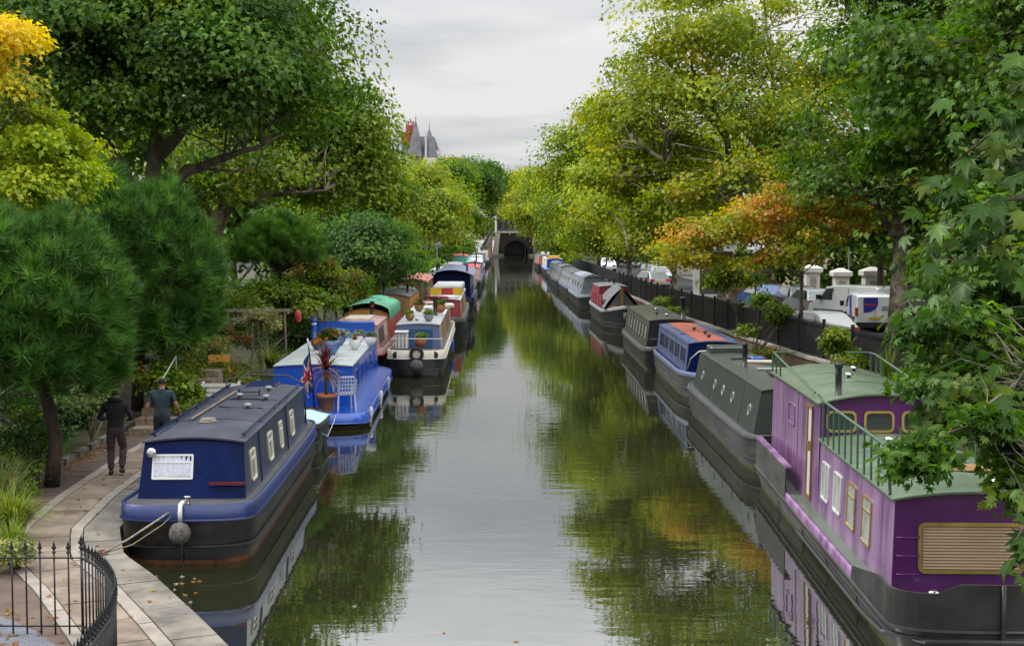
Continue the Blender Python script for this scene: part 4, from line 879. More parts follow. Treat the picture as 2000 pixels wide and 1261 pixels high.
k = MB(); k.mat(M['stucco']); k.box(-1.9,-1.5,0,.5,0,3.6); k.box(-1.9,1.0,-.1,.5,0,.4); k.box(-1.9,1.0,.0,.5,3.3,3.7); k.box(.75,1.0,0,.5,.4,3.3); k.build('portico', hs)
k = MB(); k.mat(M['dgrey']); k.box(-1.5,.75,.3,.5,.4,3.3); k.build('doorway', hs)
# ------------------------------------------------------------------ vehicles
def wheel(p, x, y, r, parent):
    k = MB(); k.mat(M['rubber']); k.lathe([(r*.6,-.1),(r*.95,-.1),(r,-.06),(r,.06),(r*.95,.1),(r*.6,.1)], n=16); t = k.build('wheel', parent, (x,y,r), True, (0,R(90),0))
    k = MB(); k.mat(M['carsilver']); k.lathe([(.03,-.09),(r*.6,-.1),(r*.62,.1),(.03,.09)], n=12); k.build('rim', t)
def vehicle(name, label, cat, x, y, rz, L, w, h, paint, kind, z=ROAD_R+.01, group=None):
    """rear of the vehicle faces local -y; side outline lofted across the width with tumblehome"""
    v = thing(name, (x,y,z), label, cat, R(rz), group); W2 = w/2
    if kind == 'van': low = [(0,.32),(0,.95),(.03,h*.62),(.10,h-.10),(.28,h),(L*.62,h),(L*.74,h-.12),(L*.86,h*.62),(L-.12,h*.5),(L,h*.36),(L,.3)]
    else: low = [(0,.32),(-.04,.62),(.03,.92),(.10,.98),(.55,h-.08),(.85,h),(L*.52,h),(L*.70,.98),(L*.93,.80),(L-.02,.62),(L,.3)]
    rings = []
    belt = h*.56 if kind == 'van' else .95
    for xx in (-1,-.93,-.6,0,.6,.93,1):
        rr_ = []
        for yy, zz in low:
            tb = max(0, zz-belt)/(h-belt+1e-6); lim = W2*(1-(.10 if kind == 'van' else .24)*tb)
            zz2 = zz - (.045 if abs(xx) == 1 and zz > h*.9 else 0); y2 = yy + (.06 if abs(xx) == 1 and yy < .3 else 0) - (.08 if abs(xx) == 1 and yy > L-.3 else 0)
            rr_.append((xx*lim, y2, zz2))
        rings.append(rr_)
    k = MB(); k.mat(M[paint]); k.loft(rings); b = fixn(k.build('body', v)); b.data.shade_smooth()
    b.data.set_sharp_from_angle(angle=R(28))
    r = .33 if kind == 'van' else .31
    for sx in (-1,1):
        for yy in (L*.2, L*.8): wheel(v, sx*(W2-.08), yy, r, v)
    k = MB(); k.mat(M['black']); k.box(-W2*.97,W2*.97,-.07,.12,.26,.48); k.build('rear_bumper', v)
    def q(name, pts, m, d=.0):
        k = MB(); k.mat(M[m]); k.add(pts, [list(range(len(pts)))]); return k.build(name, v)
    if kind == 'van':
        zt = h*.62
        for sx in (-1,1):
            o = .012; W3 = lambda z: sx*(W2*(1-.10*max(0,z-belt)/(h-belt))+o)
            q('side_window', [(W3(zt),L*.64,zt),(W3(zt),L*.82,zt),(W3(h-.2),L*.73,h-.2),(W3(h-.15),L*.64,h-.15)], 'carglass')
            k = MB(); k.mat(M['carred']); k.box(sx*W2-.11 if sx>0 else -W2-.02, W2+.02 if sx>0 else -W2+.11, -.02,.10,.78,1.16); k.build('tail_lamp', v)
            k = MB(); k.mat(M['black']); k.box(sx*(W2+.16)-.09,sx*(W2+.16)+.09,L*.78,L*.82,zt,zt+.24); k.build('wing_mirror', v)
        q('windscreen', [(-W2*.82,L*.745+.02,h-.14),(W2*.82,L*.745+.02,h-.14),(W2*.92,L*.86+.02,h*.63),(-W2*.92,L*.86+.02,h*.63)], 'carglass')
        k = MB(); k.mat(M['black']); k.box(-.008,.008,-.006,.05,.5,h-.2); k.build('door_seam', v)
        for sx in (-1,1):
            k = MB(); k.mat(M['dgrey']); k.box(sx*W2-.03,sx*W2+.022,L*.08,L*.9,.62,.72); k.build('rub_strip', v)
            for yy in (L*.42, L*.63): k = MB(); k.mat(M['dgrey']); k.loft([[(sx*(W2+.004),yy,.4),(sx*(W2+.004),yy+.02,.4),(sx*(W2*.93+.004),yy+.02,h*.92),(sx*(W2*.93+.004),yy,h*.92)],[(sx*(W2-.02),yy,.4),(sx*(W2-.02),yy+.02,.4),(sx*(W2*.93-.02),yy+.02,h*.92),(sx*(W2*.93-.02),yy,h*.92)]]); k.build('panel_gap', v)
        k = MB(); k.mat(M['black']); k.box(-W2*.98,W2*.98,.1,L*.97,.2,.34); k.build('sill', v)
    else:
        def face(y0,z0,y1,z1,a,b_,nm):
            q(nm, [(-W2*a,y0,z0),(W2*a,y0,z0),(W2*b_,y1,z1),(-W2*b_,y1,z1)], 'carglass')
        face(.14,1.0,.54,h-.12,.80,.66,'rear_window'); face(L*.69+.01,1.02,L*.54+.03,h-.06,.8,.68,'windscreen')
        for sx in (-1,1):
            q('side_window', [(sx*(W2*.985),.55,1.0),(sx*(W2*.985),L*.64,1.0),(sx*(W2*.80),L*.52,h-.09),(sx*(W2*.81),.78,h-.10)], 'carglass')
            k = MB(); k.mat(M['carred']); k.box(sx*W2*.78-.16,sx*W2*.78+.16,-.07,.1,.72,.92); k.build('tail_lamp', v)
            k = MB(); k.mat(M['chrome']); k.box(sx*W2*.7-.16,sx*W2*.7+.16,L-.12,L+.0,.58,.74); k.build('headlight', v)
    k = MB(); k.mat(M['plate']); z0 = .62 if kind == 'van' else .66; k.box(-.27,.27,-.085,-.03,z0,z0+.12); k.build('number_plate', v)
    return v
V1 = vehicle('small_van', 'small white van with a blue logo on its back doors, rear towards the canal', 'van', 16.75, 66, -5, 4.2, 1.78, 1.74, 'carwhite', 'van')
k = MB(); k.mat(M['pvan_blue']); pts = [(-.62,1.62),(.02,1.62),(.02,1.3),(-.08,1.1),(-.3,.96),(-.62,.92)]; k.loft([[(x+.1,-.012-(.0),z) for x,z in pts],[(x+.1,.06,z) for x,z in pts]]); lg = fixn(k.build('logo_shield', V1))
k = MB(); k.mat(M['carred'])
for i in range(7): k.box(-.48+i*.075,-.43+i*.075,-.02,-.008,1.24,1.34+(.03 if i in (0,3) else 0))
k.build('logo_lettering', lg)
k = MB(); k.mat(M['pvan_blue']); [k.box(.3,.3+w_,-.012,.03,z,z+.02) for w_,z in ((.36,1.2),(.3,1.12),(.34,1.04))]; k.build('small_print', V1)
k = MB(); k.mat(M['pvan_blue']); k.loft([[(-.915,1.3,.7),(-.915,1.7,.7),(-.86,2.3,1.62),(-.86,1.8,1.66)],[(-.86,1.3,.7),(-.86,1.7,.7),(-.8,2.3,1.62),(-.8,1.8,1.66)]]); fixn(k.build('side_stripe', V1))
vehicle('large_van', 'tall plain white van parked behind the small logo van', 'van', 18.7, 70.5, 34, 4.8, 1.9, 1.95, 'carwhite', 'van')
vehicle('hatchback', 'black hatchback with a yellow plate, rear towards the canal', 'car', 16.6, 81, 8, 4.1, 1.75, 1.55, 'carblack', 'car')
vehicle('hatchback', 'blue hatchback half hidden by a bank shrub', 'car', 15.2, 84, 8, 4.1, 1.75, 1.5, 'carblue', 'car')
vehicle('estate_car', 'low white car whose roof and windows show over the black fence', 'car', 12.9, 56, 25, 4.2, 1.74, 1.48, 'carwhite', 'car')
vehicle('estate_car', 'dark car right of the big tree trunk', 'car', 19.3, 66.5, 40, 4.4, 1.76, 1.5, 'carblack', 'car')
vehicle('hatchback', 'silver hatchback by the gate behind the tall van', 'car', 16.9, 77.8, 10, 4.0, 1.7, 1.5, 'carsilver', 'car')
for i, (x, y, rz, p, lab) in enumerate(((12.9,130,185,'carsilver','silver car with a bright windscreen far along the right road'),(11.6,112,20,'carsilver','pale car partly behind foliage on the right road'),(13.2,141,180,'carblack','black car farther off on the right road'),
    (11.2,170,180,'carwhite','distant white car at the far end of the right road'))):
    vehicle('parked_car', lab, 'car', x, y, rz, 4.2, 1.75, 1.5, p, 'car', group='cars parked far along the right road')
for i, (x, y, rz, p, lab) in enumerate(((-10.6,262,175,'carwhite','nearest of the white cars on the left road by the tunnel'),(-10.3,276,185,'carwhite','white car second in line on the left road by the tunnel'),(-8.6,286,180,'carblack','black car on the left road above the wing wall'),
    (-11.6,250,180,'carsilver','silver car parked lower on the left road by the tunnel'))):
    vehicle('parked_car', lab, 'car', x, y, rz, 4.2, 1.75, 1.5, p, 'car', z=3.36, group='cars on the left road by the tunnel')
# striped barrier sheet, lamp posts
bt = thing('striped_barrier', (6.9, 98, .5), 'red and white striped barrier boards leaning on the right bank', 'barrier')
for i in range(4):
    k = MB()
    for j in range(9):
        k.mat(M['red' if j % 2 else 'white']); a0 = (-1.0+j*.2, -.2*i+.0, 1.0+.18*i-j*.07); k.bar(a0, (a0[0]+.2,a0[1],a0[2]-.07), .03,.12)
    k.build('striped_board', bt)
for x_, h_ in ((-.9,1.9),(.6,1.3)): k = MB(); k.mat(M['grey']); k.tube([(x_,0,0),(x_,0,h_)],.03,5); k.build('post', bt)
def lamp(label, x, y, z, h):
    p = thing('lamp_post', (x,y,z), label, 'lamp post')
    k = MB(); k.mat(M['grey']); k.lathe([(.09,0),(.09,.8),(.05,.9),(.04,h)], n=8); k.build('post', p)
    k = MB(); k.mat(M['iron']); k.lathe([(.05,h),(.2,h+.1),(.26,h+.5),(.05,h+.65)], n=8); k.build('lantern', p)
lamp('grey lamp post standing among the left boats far away', -6.9, 132, .4, 4.6)
lamp('thin dark lamp post across the right road behind the white vans', 20.2, 86, ROAD_R, 4.2)

# ------------------------------------------------------------------ foliage
rg = np.random.default_rng(11)
SH = {  # leaf outlines: vertices (x across, y along, z fold) and triangles
 'rhomb': (np.array([(0,0,0),(.36,.5,.10),(0,1,-.06),(-.36,.5,.10)],float), [(0,1,2),(0,2,3)]),
 'lobed': (np.array([(0,0,0),(.52,.30,.10),(.24,.48,.03),(.0,1,-.10),(-.24,.48,.03),(-.52,.30,.10)],float), [(0,1,2),(0,2,3),(0,3,4),(0,4,5)]),
 'maple': (np.array([(0,.06,.03),(.26,-.06,-.05),(.27,.13,.05),(.58,.32,-.10),(.29,.42,.07),(.38,.74,-.09),(.14,.62,.06),(0,1,-.16),(-.14,.62,.06),(-.38,.74,-.09),(-.29,.42,.07),(-.58,.32,-.10),(-.27,.13,.05),(-.26,-.06,-.05)],float),
           [(0,i,i+1) for i in range(1,13)]),
 'blade': (np.array([(-.03,0,0),(.03,0,0),(.022,.55,.05),(-.022,.55,.05),(0,1,-.12)],float), [(0,1,2),(0,2,3),(3,2,4)]),
 'needle': (np.array([(-.021,0,0),(.021,0,0),(0,1,0)],float), [(0,1,2)]),
}
def leaves(name, C, Nrm, S, tint, shape, parent=None, mat=None, along=None, loc=(0,0,0)):
    T, F = SH[shape]; n = len(C); k = len(T); F = np.array(F)
    Nn = Nrm/np.maximum(1e-6, np.linalg.norm(Nrm,axis=1,keepdims=True))
    a = rg.normal(size=(n,3)) if along is None else along
    a = a - Nn*(a*Nn).sum(1,keepdims=True); a /= np.maximum(1e-6,np.linalg.norm(a,axis=1,keepdims=True))
    b = np.cross(a, Nn)
    S = np.broadcast_to(np.asarray(S,float),(n,))
    V = C[:,None,:] + S[:,None,None]*(T[None,:,0:1]*b[:,None,:] + T[None,:,1:2]*a[:,None,:] + T[None,:,2:3]*Nn[:,None,:])
    V = V.reshape(-1,3).astype(np.float32); I = (np.arange(n)[:,None,None]*k + F[None]).reshape(-1).astype(np.int32)
    me = bpy.data.meshes.new(name); me.vertices.add(len(V)); me.vertices.foreach_set('co', V.ravel())
    me.loops.add(len(I)); me.loops.foreach_set('vertex_index', I); nf = len(I)//3
    me.polygons.add(nf); me.polygons.foreach_set('loop_start', np.arange(0, len(I), 3, dtype=np.int32))
    me.update(calc_edges=True)
    at = me.attributes.new('tint','FLOAT_COLOR','POINT'); c4 = np.ones((n,k,4),np.float32); c4[:,:,:3] = tint[:,None,:]
    at.data.foreach_set('color', c4.ravel()); me.materials.append(mat or LEAF)
    return link(name, me, parent, loc)
def pick(pal, n):
    w = np.array([p[1] for p in pal],float); c = np.array([p[0] for p in pal],float)
    return c[rg.choice(len(pal), n, p=w/w.sum())]
def crown_pts(blobs, ncl, per, cr, pal, size, bottom=-.55, flat=.55, tf=None, hollow=.62, up=.7, bough=13):
    """clumps of leaves through the outer part of a union of ellipsoids"""
    B_ = np.array([b[:6] for b in blobs],float); w = (B_[:,3]*B_[:,4]*B_[:,5])**(2/3); w /= w.sum()
    nb = max(6, ncl//bough); i = rg.choice(len(B_), nb, p=w); d = rg.normal(size=(nb,3)); d /= np.linalg.norm(d,axis=1,keepdims=True)
    d[:,2] = np.where(d[:,2] < bottom, -d[:,2]*rg.uniform(.2,1,nb), d[:,2])
    r = hollow + (.96-hollow)*rg.random(nb)**.6
    bc = B_[i,:3] + d*B_[i,3:6]*r[:,None]; bcol = rg.uniform(.8,1.2,(nb,1))
    q = np.r_[np.arange(nb), rg.integers(0, nb, max(0,ncl-nb))][:ncl]; br_ = .30*B_[i].min(axis=1, where=np.array([0,0,0,1,1,1],bool), initial=99)*rg.uniform(.7,1.5,nb)
    cc = bc[q] + np.clip(rg.normal(size=(ncl,3)),-1.5,1.5)*br_[q][:,None]*np.array([1,1,.45])*.75; d = d[q] + (cc-bc[q])/np.maximum(.1,br_[q][:,None])*.3
    cc[:,2] -= .25*((cc-bc[q])[:,:2]**2).sum(1)/np.maximum(.2,br_[q])
    base = pick(pal, ncl) if tf is None else tf(cc)
    base = base*rg.uniform(.82,1.18,(ncl,1))*bcol[q]
    m = np.maximum(3,(per*rg.uniform(.5,1.5,ncl)).astype(int)); idx = np.repeat(np.arange(ncl), m); n = len(idx)
    crs = cr*rg.uniform(.6,1.35,ncl)
    o = np.clip(rg.normal(size=(n,3)),-1.55,1.55)*np.array([1,1,flat])*.55*crs[idx][:,None]
    o[:,2] -= .18*(o[:,0]**2+o[:,1]**2)/crs[idx]
    C = cc[idx]+o
    out = d[idx]*.55 + o/np.maximum(.05,np.linalg.norm(o,axis=1,keepdims=True))*.35
    Nn = out + np.array([0,0,up]) + rg.normal(size=(n,3))*.5
    t = base[idx]*rg.uniform(.75,1.25,(n,1)); odd = rg.random(n) < .05
    t[odd] = t[odd]*np.array([1.3,1.12,.8]); S = size*rg.uniform(.65,1.25,n)
    al = o*np.array([1,1,.3]) + rg.normal(size=(n,3))*.3*crs[idx][:,None] + np.array([0,0,-.25])*crs[idx][:,None]
    return C, Nn, S, np.clip(t,0,.95), al, cc
def tree(name, label, base, trunk, blobs, ncl, per, cr, size, pal, shape='lobed', bark='bark', limbs=(), r0=.3, seed=None, twigs=110, cat='tree', group=None, tf=None, mat=None, **kw):
    t = thing(name, base, label, cat, 0, group); bz = np.array(base)
    loc = lambda p: tuple(np.array(p)-bz)
    lp = []
    if trunk:
        k = MB(); k.mat(M[bark]); P = [np.array(p,float) for p in trunk]; P = [P[0]-np.array([0,0,.3])]+P; n = len(P)
        Q = []; 
        for a,b in zip(P[:-1],P[1:]):
            for q in (0,.5): Q.append(a+(b-a)*q + (rg.normal(size=3)*.04*r0/.3 if q else 0))
        Q.append(P[-1]); rr_ = [r0*(1.25 if i == 0 else 1)*(1-.6*i/(len(Q)-1)) for i in range(len(Q))]
        k.tube([loc(q) for q in Q], rr_, 10); k.build('trunk', t, smooth=True); lp += [(q,r) for q,r in zip(Q,rr_)][2:]
    for L_ in limbs:
        pts, r = L_; k = MB(); k.mat(M[bark]); P = [np.array(p,float) for p in pts]; Q = []
        for a,b in zip(P[:-1],P[1:]):
            for q in (0,.33,.67): Q.append(a+(b-a)*q + (rg.normal(size=3)*.09 if q else 0))
        Q.append(P[-1]); rr_ = [r*(1-.7*i/(len(Q)-1)) for i in range(len(Q))]
        k.tube([loc(q) for q in Q], rr_, 8); k.build('limb', t, smooth=True); lp += list(zip(Q,rr_))
    C,Nn,S,tt,al,cc = crown_pts(blobs, ncl, per, cr, pal, size, tf=tf, **kw)
    leaves('crown', C-bz, Nn, S, tt, shape, t, mat, al)
    if lp and twigs:
        LP = np.array([q for q,_ in lp]); k = MB(); k.mat(M[bark]); sel = rg.choice(len(cc), min(twigs,len(cc)), replace=False)
        for j in sel:
            c = cc[j]; dd = np.linalg.norm(LP-c,axis=1) + np.maximum(0, LP[:,2]-c[2])*1.5 + rg.uniform(0,1.6,len(LP)); i = int(np.argmin(dd)); a = LP[i]; L = np.linalg.norm(c-a)
            if L < .3 or L > 7: continue
            mid = (a+c)/2 + rg.normal(size=3)*.12*L + np.array([0,0,.06*L]); ra = min(lp[i][1]*.5, .02+.012*L)
            k.tube([loc(a),loc((a+mid)/2+rg.normal(size=3)*.03*L),loc(mid),loc((mid+c)/2+rg.normal(size=3)*.03*L),loc(c)], [ra,ra*.8,ra*.6,ra*.4,ra*.2], 4, False)
        if k.f: tag(k.build('branches', t), kind='stuff')
    return t
DARK = [((.044,.10,.012),5),((.066,.14,.015),5),((.10,.19,.018),3),((.16,.24,.02),1.2)]
MID = [((.075,.145,.013),4),((.11,.195,.016),5),((.155,.235,.018),3),((.23,.24,.018),.6)]
LIME = [((.18,.245,.013),4),((.265,.32,.015),5),((.36,.385,.017),3),((.10,.17,.013),2.2),((.40,.32,.02),.5)]
SUN = [((.20,.28,.014),4),((.28,.34,.016),4)]
YEL = [((.40,.34,.012),4),((.48,.36,.012),3),((.30,.33,.012),3)]
ORG = [((.50,.24,.05),4),((.46,.32,.05),4),((.36,.34,.03),2),((.50,.18,.06),1)]
# left bank --------------------------------------------------------
tree('plane_tree', 'great dark green plane tree with forked trunk overhanging the left bank', (-11.2,43,1.6),
  [(-11.2,43,1.6),(-10.9,43,4.5),(-10.7,43,6.6),(-10.5,43,8.6)],
  [(-11.1,43,12.2,5.3,5,4.6),(-8.4,43.5,11.0,2.8,4,3.2),(-8.6,42,9.8,4.2,4,2.0),(-13.5,42,10.5,3.5,4,3)], 1650, 50, .95, .18, DARK, bark='bark', r0=.42, twigs=260, hollow=.35, bottom=-.75,
  limbs=[([(-10.8,43,6.0),(-9.6,42.6,7.0),(-8.4,42,7.3),(-7.2,41.6,7.6)],.22),([(-10.6,43,7.4),(-9.2,43,9.2),(-7.0,43,10.0),(-5.6,43,10.6)],.22),([(-11,43,5.5),(-12.2,43,8.0),(-12.6,43,12)],.24),([(-10.5,43,8.6),(-10.2,43,11),(-9,43,14)],.18),([(-12.2,43,8.0),(-13,42.5,10),(-13.2,42,13.5)],.12)])
tree('plane_tree', 'lighter olive plane tree with bare low limb, standing behind the dark plane', (-11.8,56,1.7),
  [(-11.8,56,1.7),(-11.6,56,4.4),(-11.3,56,6.2)],
  [(-9.5,56,8.2,4.4,3.6,2.5),(-7.2,57,8.6,2.2,3.2,2.7),(-11.0,57,12,4,4,3.2),(-8.8,57,7.0,2.8,2.5,1.0),(-6.9,57.5,6.9,1.8,2.2,1.5)], 1050, 42, .95, .19, MID+[((.20,.27,.015),6),((.30,.27,.02),1.2)], bark='plane_bark', r0=.36, twigs=90, hollow=.45,
  limbs=[([(-11.6,56,4.6),(-10.8,55,6.0),(-9.4,54.5,6.5),(-7.0,54,6.7)],.16),([(-11.3,56,6.2),(-11.2,56,9),(-10,56.5,12)],.2),([(-11.5,56,5.4),(-12.4,56,7),(-12.6,56,9.5)],.16)])
def yt(cc):
    k = np.clip((cc[:,2]-7.7)/1.2 + rg.normal(size=len(cc))*.25,0,1)[:,None]; return pick([((.26,.36,.014),4),((.36,.42,.016),4),((.16,.26,.014),2)],len(cc))*(1-k)+pick([((.62,.42,.012),3),((.58,.48,.014),2)],len(cc))*k
tree('ash_tree', 'golden yellow and lime feathery tree at the left edge above the pines', (-12.6,31,1.4),
  [(-12.6,31,1.4),(-12.4,31,5.2),(-12.2,31,7.4)],
  [(-10.8,31,6.7,1.7,2.2,1.4),(-11.0,30.6,8.2,1.2,2,.9),(-10.1,31,6.2,1.1,1.6,.8),(-10.9,30.5,9.2,1.0,1.4,.75),(-10.2,31,7.3,.9,1.4,.5),(-11,30.6,5.8,1.6,1.8,.9)], 520, 50, .55, .12, YEL, shape='lobed', tf=yt, r0=.18, twigs=120, flat=.4, hollow=.3,
  limbs=[([(-12.3,31,6),(-11.2,30.5,7.1),(-10.2,30.4,7.7)],.07),([(-12.3,31,7),(-11.8,30.5,8.6),(-11.2,30.4,9.6)],.07)])
tree('bushy_tree', 'mid green rounded tree behind the garden, right of the olive plane', (-8.8,77,1.7), [(-8.8,77,1.7),(-8.6,77,5)], [(-8.9,77,7.0,2.6,4,3.6),(-7.0,78,5.6,1.7,3,3.0),(-7.1,77,7.7,1.5,2,1.8)], 520, 40, .95, .22, MID, 'rhomb', r0=.28, twigs=90)
tree('bushy_tree', 'dark green low tree overhanging the brown timber boats', (-8.2,70,1.4), [(-8.2,70,1.4),(-7.9,70,3.5)], [(-7.4,70,4.3,2.1,3,2.0),(-6.7,74,3.4,1.5,2.5,1.7)], 420, 42, .7, .18, [((.04,.10,.022),4),((.06,.14,.025),4),((.10,.17,.025),2)], 'rhomb', r0=.2, twigs=70)
tree('lime_tree', 'bright yellow-green tree billowing over the distant left boats', (-8.4,112,1.8), [(-8.4,112,1.8),(-8.2,112,6)], [(-8.0,112,7.1,3.0,5,3.6),(-6.2,111,6.2,2.2,4,3.6)], 620, 36, 1.1, .26, LIME+[((.12,.19,.02),4)], 'rhomb', r0=.3, twigs=80)
tree('lime_tree', 'yellow-green tree next along, under the white mansion', (-8.6,148,1.9), [(-8.6,148,1.9),(-8.4,148,6)], [(-8.1,148,8.0,2.7,6,4.0),(-6.4,147,6.0,2.2,5,3.4)], 520, 34, 1.3, .32, LIME+MID, 'rhomb', r0=.3, twigs=60)
tree('lime_tree', 'slim green tree beside the orange roof on the left skyline', (-9.0,190,2.2), [(-9,190,2.2),(-9,190,8)], [(-7.6,190,11,2.3,6,4.2),(-7.0,188,8,2.5,5,4.5)], 420, 32, 1.5, .4, MID, 'rhomb', r0=.3, twigs=40)
tree('tall_tree', 'tall dark green tree beside the tunnel on the left', (-8.4,245,3), [(-8.4,245,3),(-8.2,245,9)], [(-7.4,245,13,4.0,6,6.0),(-4.9,250,12,2.6,5,6.2)], 560, 32, 1.8, .5, DARK, 'rhomb', r0=.35, twigs=40)
tree('tall_tree', 'hazy green tree right behind the tunnel top', (-2.5,330,4.6), [(-2.5,330,4.6),(-2.5,330,10)], [(-3.0,330,14,4.5,6,6.5),(1.6,336,12.5,3.6,5,6.5)], 460, 30, 2, .6, DARK+MID, 'rhomb', r0=.35, twigs=30)
for i, (x, y, z, r) in enumerate(((-17,48,8,5.5),(-19,66,8,6.5),(-17,88,7,5.5),(-13,100,5,4.2),(-15,128,5.5,5.5),(-16,165,6,6.5),(-18,215,7,8),(-24,40,9,7))):
    tree('background_tree', ['broad dark tree filling the gap behind the great plane trunk','dark tree beyond the left road behind the olive plane','dark tree beyond the left road behind the mid green tree','low dark tree between the mid green and yellow-green trees','dark tree behind the first yellow-green tree','dark tree behind the second yellow-green tree','large tree behind the slim green one','dark tree at the far left edge behind the golden tree'][i], (x,y,1.7), [(x,y,1.7),(x,y,z-1)], [(x,y,z,r*.8,r,r*.85),(x,y-1,z-3,r*.7,r*.8,r*.6)], 260, 34, 1.5, .42, DARK, 'rhomb', r0=.3, twigs=30, group='trees beyond the left road')
# right bank --------------------------------------------------------
RB = [(8.9,62,11.2,4.8,5,5.0),(5.9,62,11.6,2.7,4,2.4),(5.4,62,9.4,2.6,3.5,2.0),(12,61,10,4,4.5,4.8),(8.6,61,14.6,3.6,4,2.8),(7.2,61,7.2,3.4,3,1.5),(14.6,60,11,3.4,4,5),(5.0,62,8.0,2.3,3,1.6),(7.4,58,6.2,2.6,2.5,1.2),(10.8,57,7.2,2.6,2.5,1.5),(4.9,70,6.6,2.0,3,1.6)]
tree('plane_tree', 'big yellow-green plane tree with leaning pale limbs over the right bank', (9.1,62,.7),
  [(9.1,62,.7),(9.05,62,2.8),(8.95,62,4.8)], RB, 1550, 40, .85, .19, LIME+[((.38,.26,.03),.3)], bark='plane_bark', r0=.34, twigs=420, hollow=.3, bottom=-.8,
  limbs=[([(8.95,62,4.6),(8.0,61,5.6),(7.0,60.5,6.6),(6.2,60,8.2),(5.0,60,8.9)],.2),([(6.6,60.3,7.5),(6.3,60.5,9.5),(5.4,61,12)],.1),([(8.95,62,4.8),(9.4,62,8),(8.6,61.6,11),(8.4,61.5,14.5)],.2),([(9.2,62,6.5),(11.5,61,8.5),(13,60.5,11)],.16),([(8.8,62,9.5),(7.6,61,12),(6.9,61,15)],.09),([(10.4,61.5,7.5),(11,61,11),(10.6,61,15)],.12)])
tree('plane_tree', 'stout plane trunk behind the black fence under a dark green crown', (13.15,48.5,.7),
  [(13.15,48.5,.7),(13.1,48.5,3.5),(13,48.5,6)],
  [(12.8,47,9,3.9,4,3.6),(16,46,9,4,5,4.5),(13.5,45,12.4,4.6,4.5,3.6),(11.6,47.5,6.6,2.2,2.4,1.3)], 1000, 40, .95, .2, DARK+[((.09,.14,.02),2.5),((.17,.17,.02),.6)], bark='plane_bark', r0=.47, twigs=220, hollow=.35, bottom=-.8,
  limbs=[([(13,48.5,5),(11.9,47.5,6.3),(11.0,46.8,7.2)],.15),([(13,48.5,6),(13,47.6,9),(12,47,11.5)],.22),([(13,48.5,5.6),(15,47.5,8),(16.5,46,10)],.2)])
tree('sycamore_tree', 'dark green sycamore filling the upper right corner', (11.6,31,.6),
  [(11.6,31,.6),(11.5,31,4),(11.2,31,7)],
  [(10.3,31,9.4,3.0,3.4,2.6),(12.2,29,8,3.5,3.5,3.4),(9.3,30.5,7.4,1.8,2,1.3),(9.6,27.5,5.0,1.5,1.8,1.3),(10.0,26.8,3.7,1.6,2.2,1.4),(10.6,30,4.6,1.6,2,1.5)], 900, 46, .7, .16, DARK+[((.06,.14,.015),3),((.16,.2,.02),.4)], 'maple', r0=.25, twigs=200, hollow=.3, bottom=-.85,
  limbs=[([(11.4,31,5),(10.2,30,5.4),(9.2,29.5,5.4),(8.4,29,4.8)],.09),([(11.3,31,6),(10,30.5,7.4),(8.8,30,7.7)],.1),([(11.2,31,7),(10.5,31,9.5),(9.8,31,11.5)],.12)])
tree('bushy_tree', 'mid green tree overhanging the canvas covered boats on the right', (7.9,95,.8), [(7.9,95,.8),(7.7,95,5)], [(5.7,95,8.4,3.4,4.5,3.9),(4.6,96,10.3,2.4,3,2.4),(7.4,93,5.8,3,4,2.6),(6.0,94,12.2,1.8,2.4,1.5),(5.6,97,5.3,2.5,4,1.7),(7.6,88,5.2,1.8,4,1.7)], 900, 38, .95, .22, LIME+MID, 'rhomb', bark='plane_bark', r0=.3, twigs=150, hollow=.35, bottom=-.95)
tree('plane_tree', 'yellow-green plane between the big leaning plane and the green tree farther on', (8.9,78,.6), [(8.9,78,.6),(8.8,78,5)], [(6.9,78,7.4,3.0,3.5,2.7),(9,78,10,3.6,4,4),(5.9,79,9.4,2.2,3,2.4),(7.6,77,5.0,2.2,3,1.3)], 700, 38, .9, .2, LIME, 'rhomb', bark='plane_bark', r0=.3, twigs=120, hollow=.35, bottom=-.95)
tree('lime_tree', 'olive-yellow tree over the middle distance on the right', (8.4,138,.8), [(8.4,138,.8),(8.2,138,5)], [(6.6,138,8.3,3.6,6,4.6),(4.4,138,6.8,2.4,4,3.0),(7.6,136,11.4,2.6,4,2.6),(5.9,136,5.0,2.8,6,2.2)], 680, 36, 1.2, .3, LIME+MID, 'rhomb', r0=.3, twigs=90, bottom=-.95)
tree('lime_tree', 'rounded yellow-green tree reaching out over the far canal on the right', (8.2,200,.8), [(8.2,200,.8),(7.8,200,6)], [(5.3,200,9.6,4.2,7,4.8),(2.6,202,8.6,2.5,5,3.4),(7.5,198,11.5,3,5,3.4),(4.9,200,6.2,3.2,7,3)], 660, 34, 1.5, .4, LIME, 'rhomb', r0=.3, twigs=60, bottom=-.95)
tree('lime_tree', 'yellowish tree hanging in front of the tunnel top', (6.8,268,2), [(6.8,268,2),(6.4,268,8)], [(3.6,268,12.2,4.4,6,5.2),(.9,272,11.4,2.8,5,4.0),(6.8,266,9,3,5,5),(5.0,264,8,3.2,5,3.8)], 560, 32, 1.9, .5, LIME+[((.2,.2,.015),4)], 'rhomb', r0=.3, twigs=40, bottom=-.95)
def ot(cc):
    k = (.5+.33*np.sin(cc[:,0]*2.3+1.1)+.25*np.sin(cc[:,2]*4.1+cc[:,0])+ (cc[:,2]-5.0)*.32 + rg.normal(size=len(cc))*.28 > .78)[:,None]; return np.where(k, pick(ORG,len(cc)), pick(LIME+[((.42,.33,.04),4),((.34,.32,.03),5)],len(cc)))
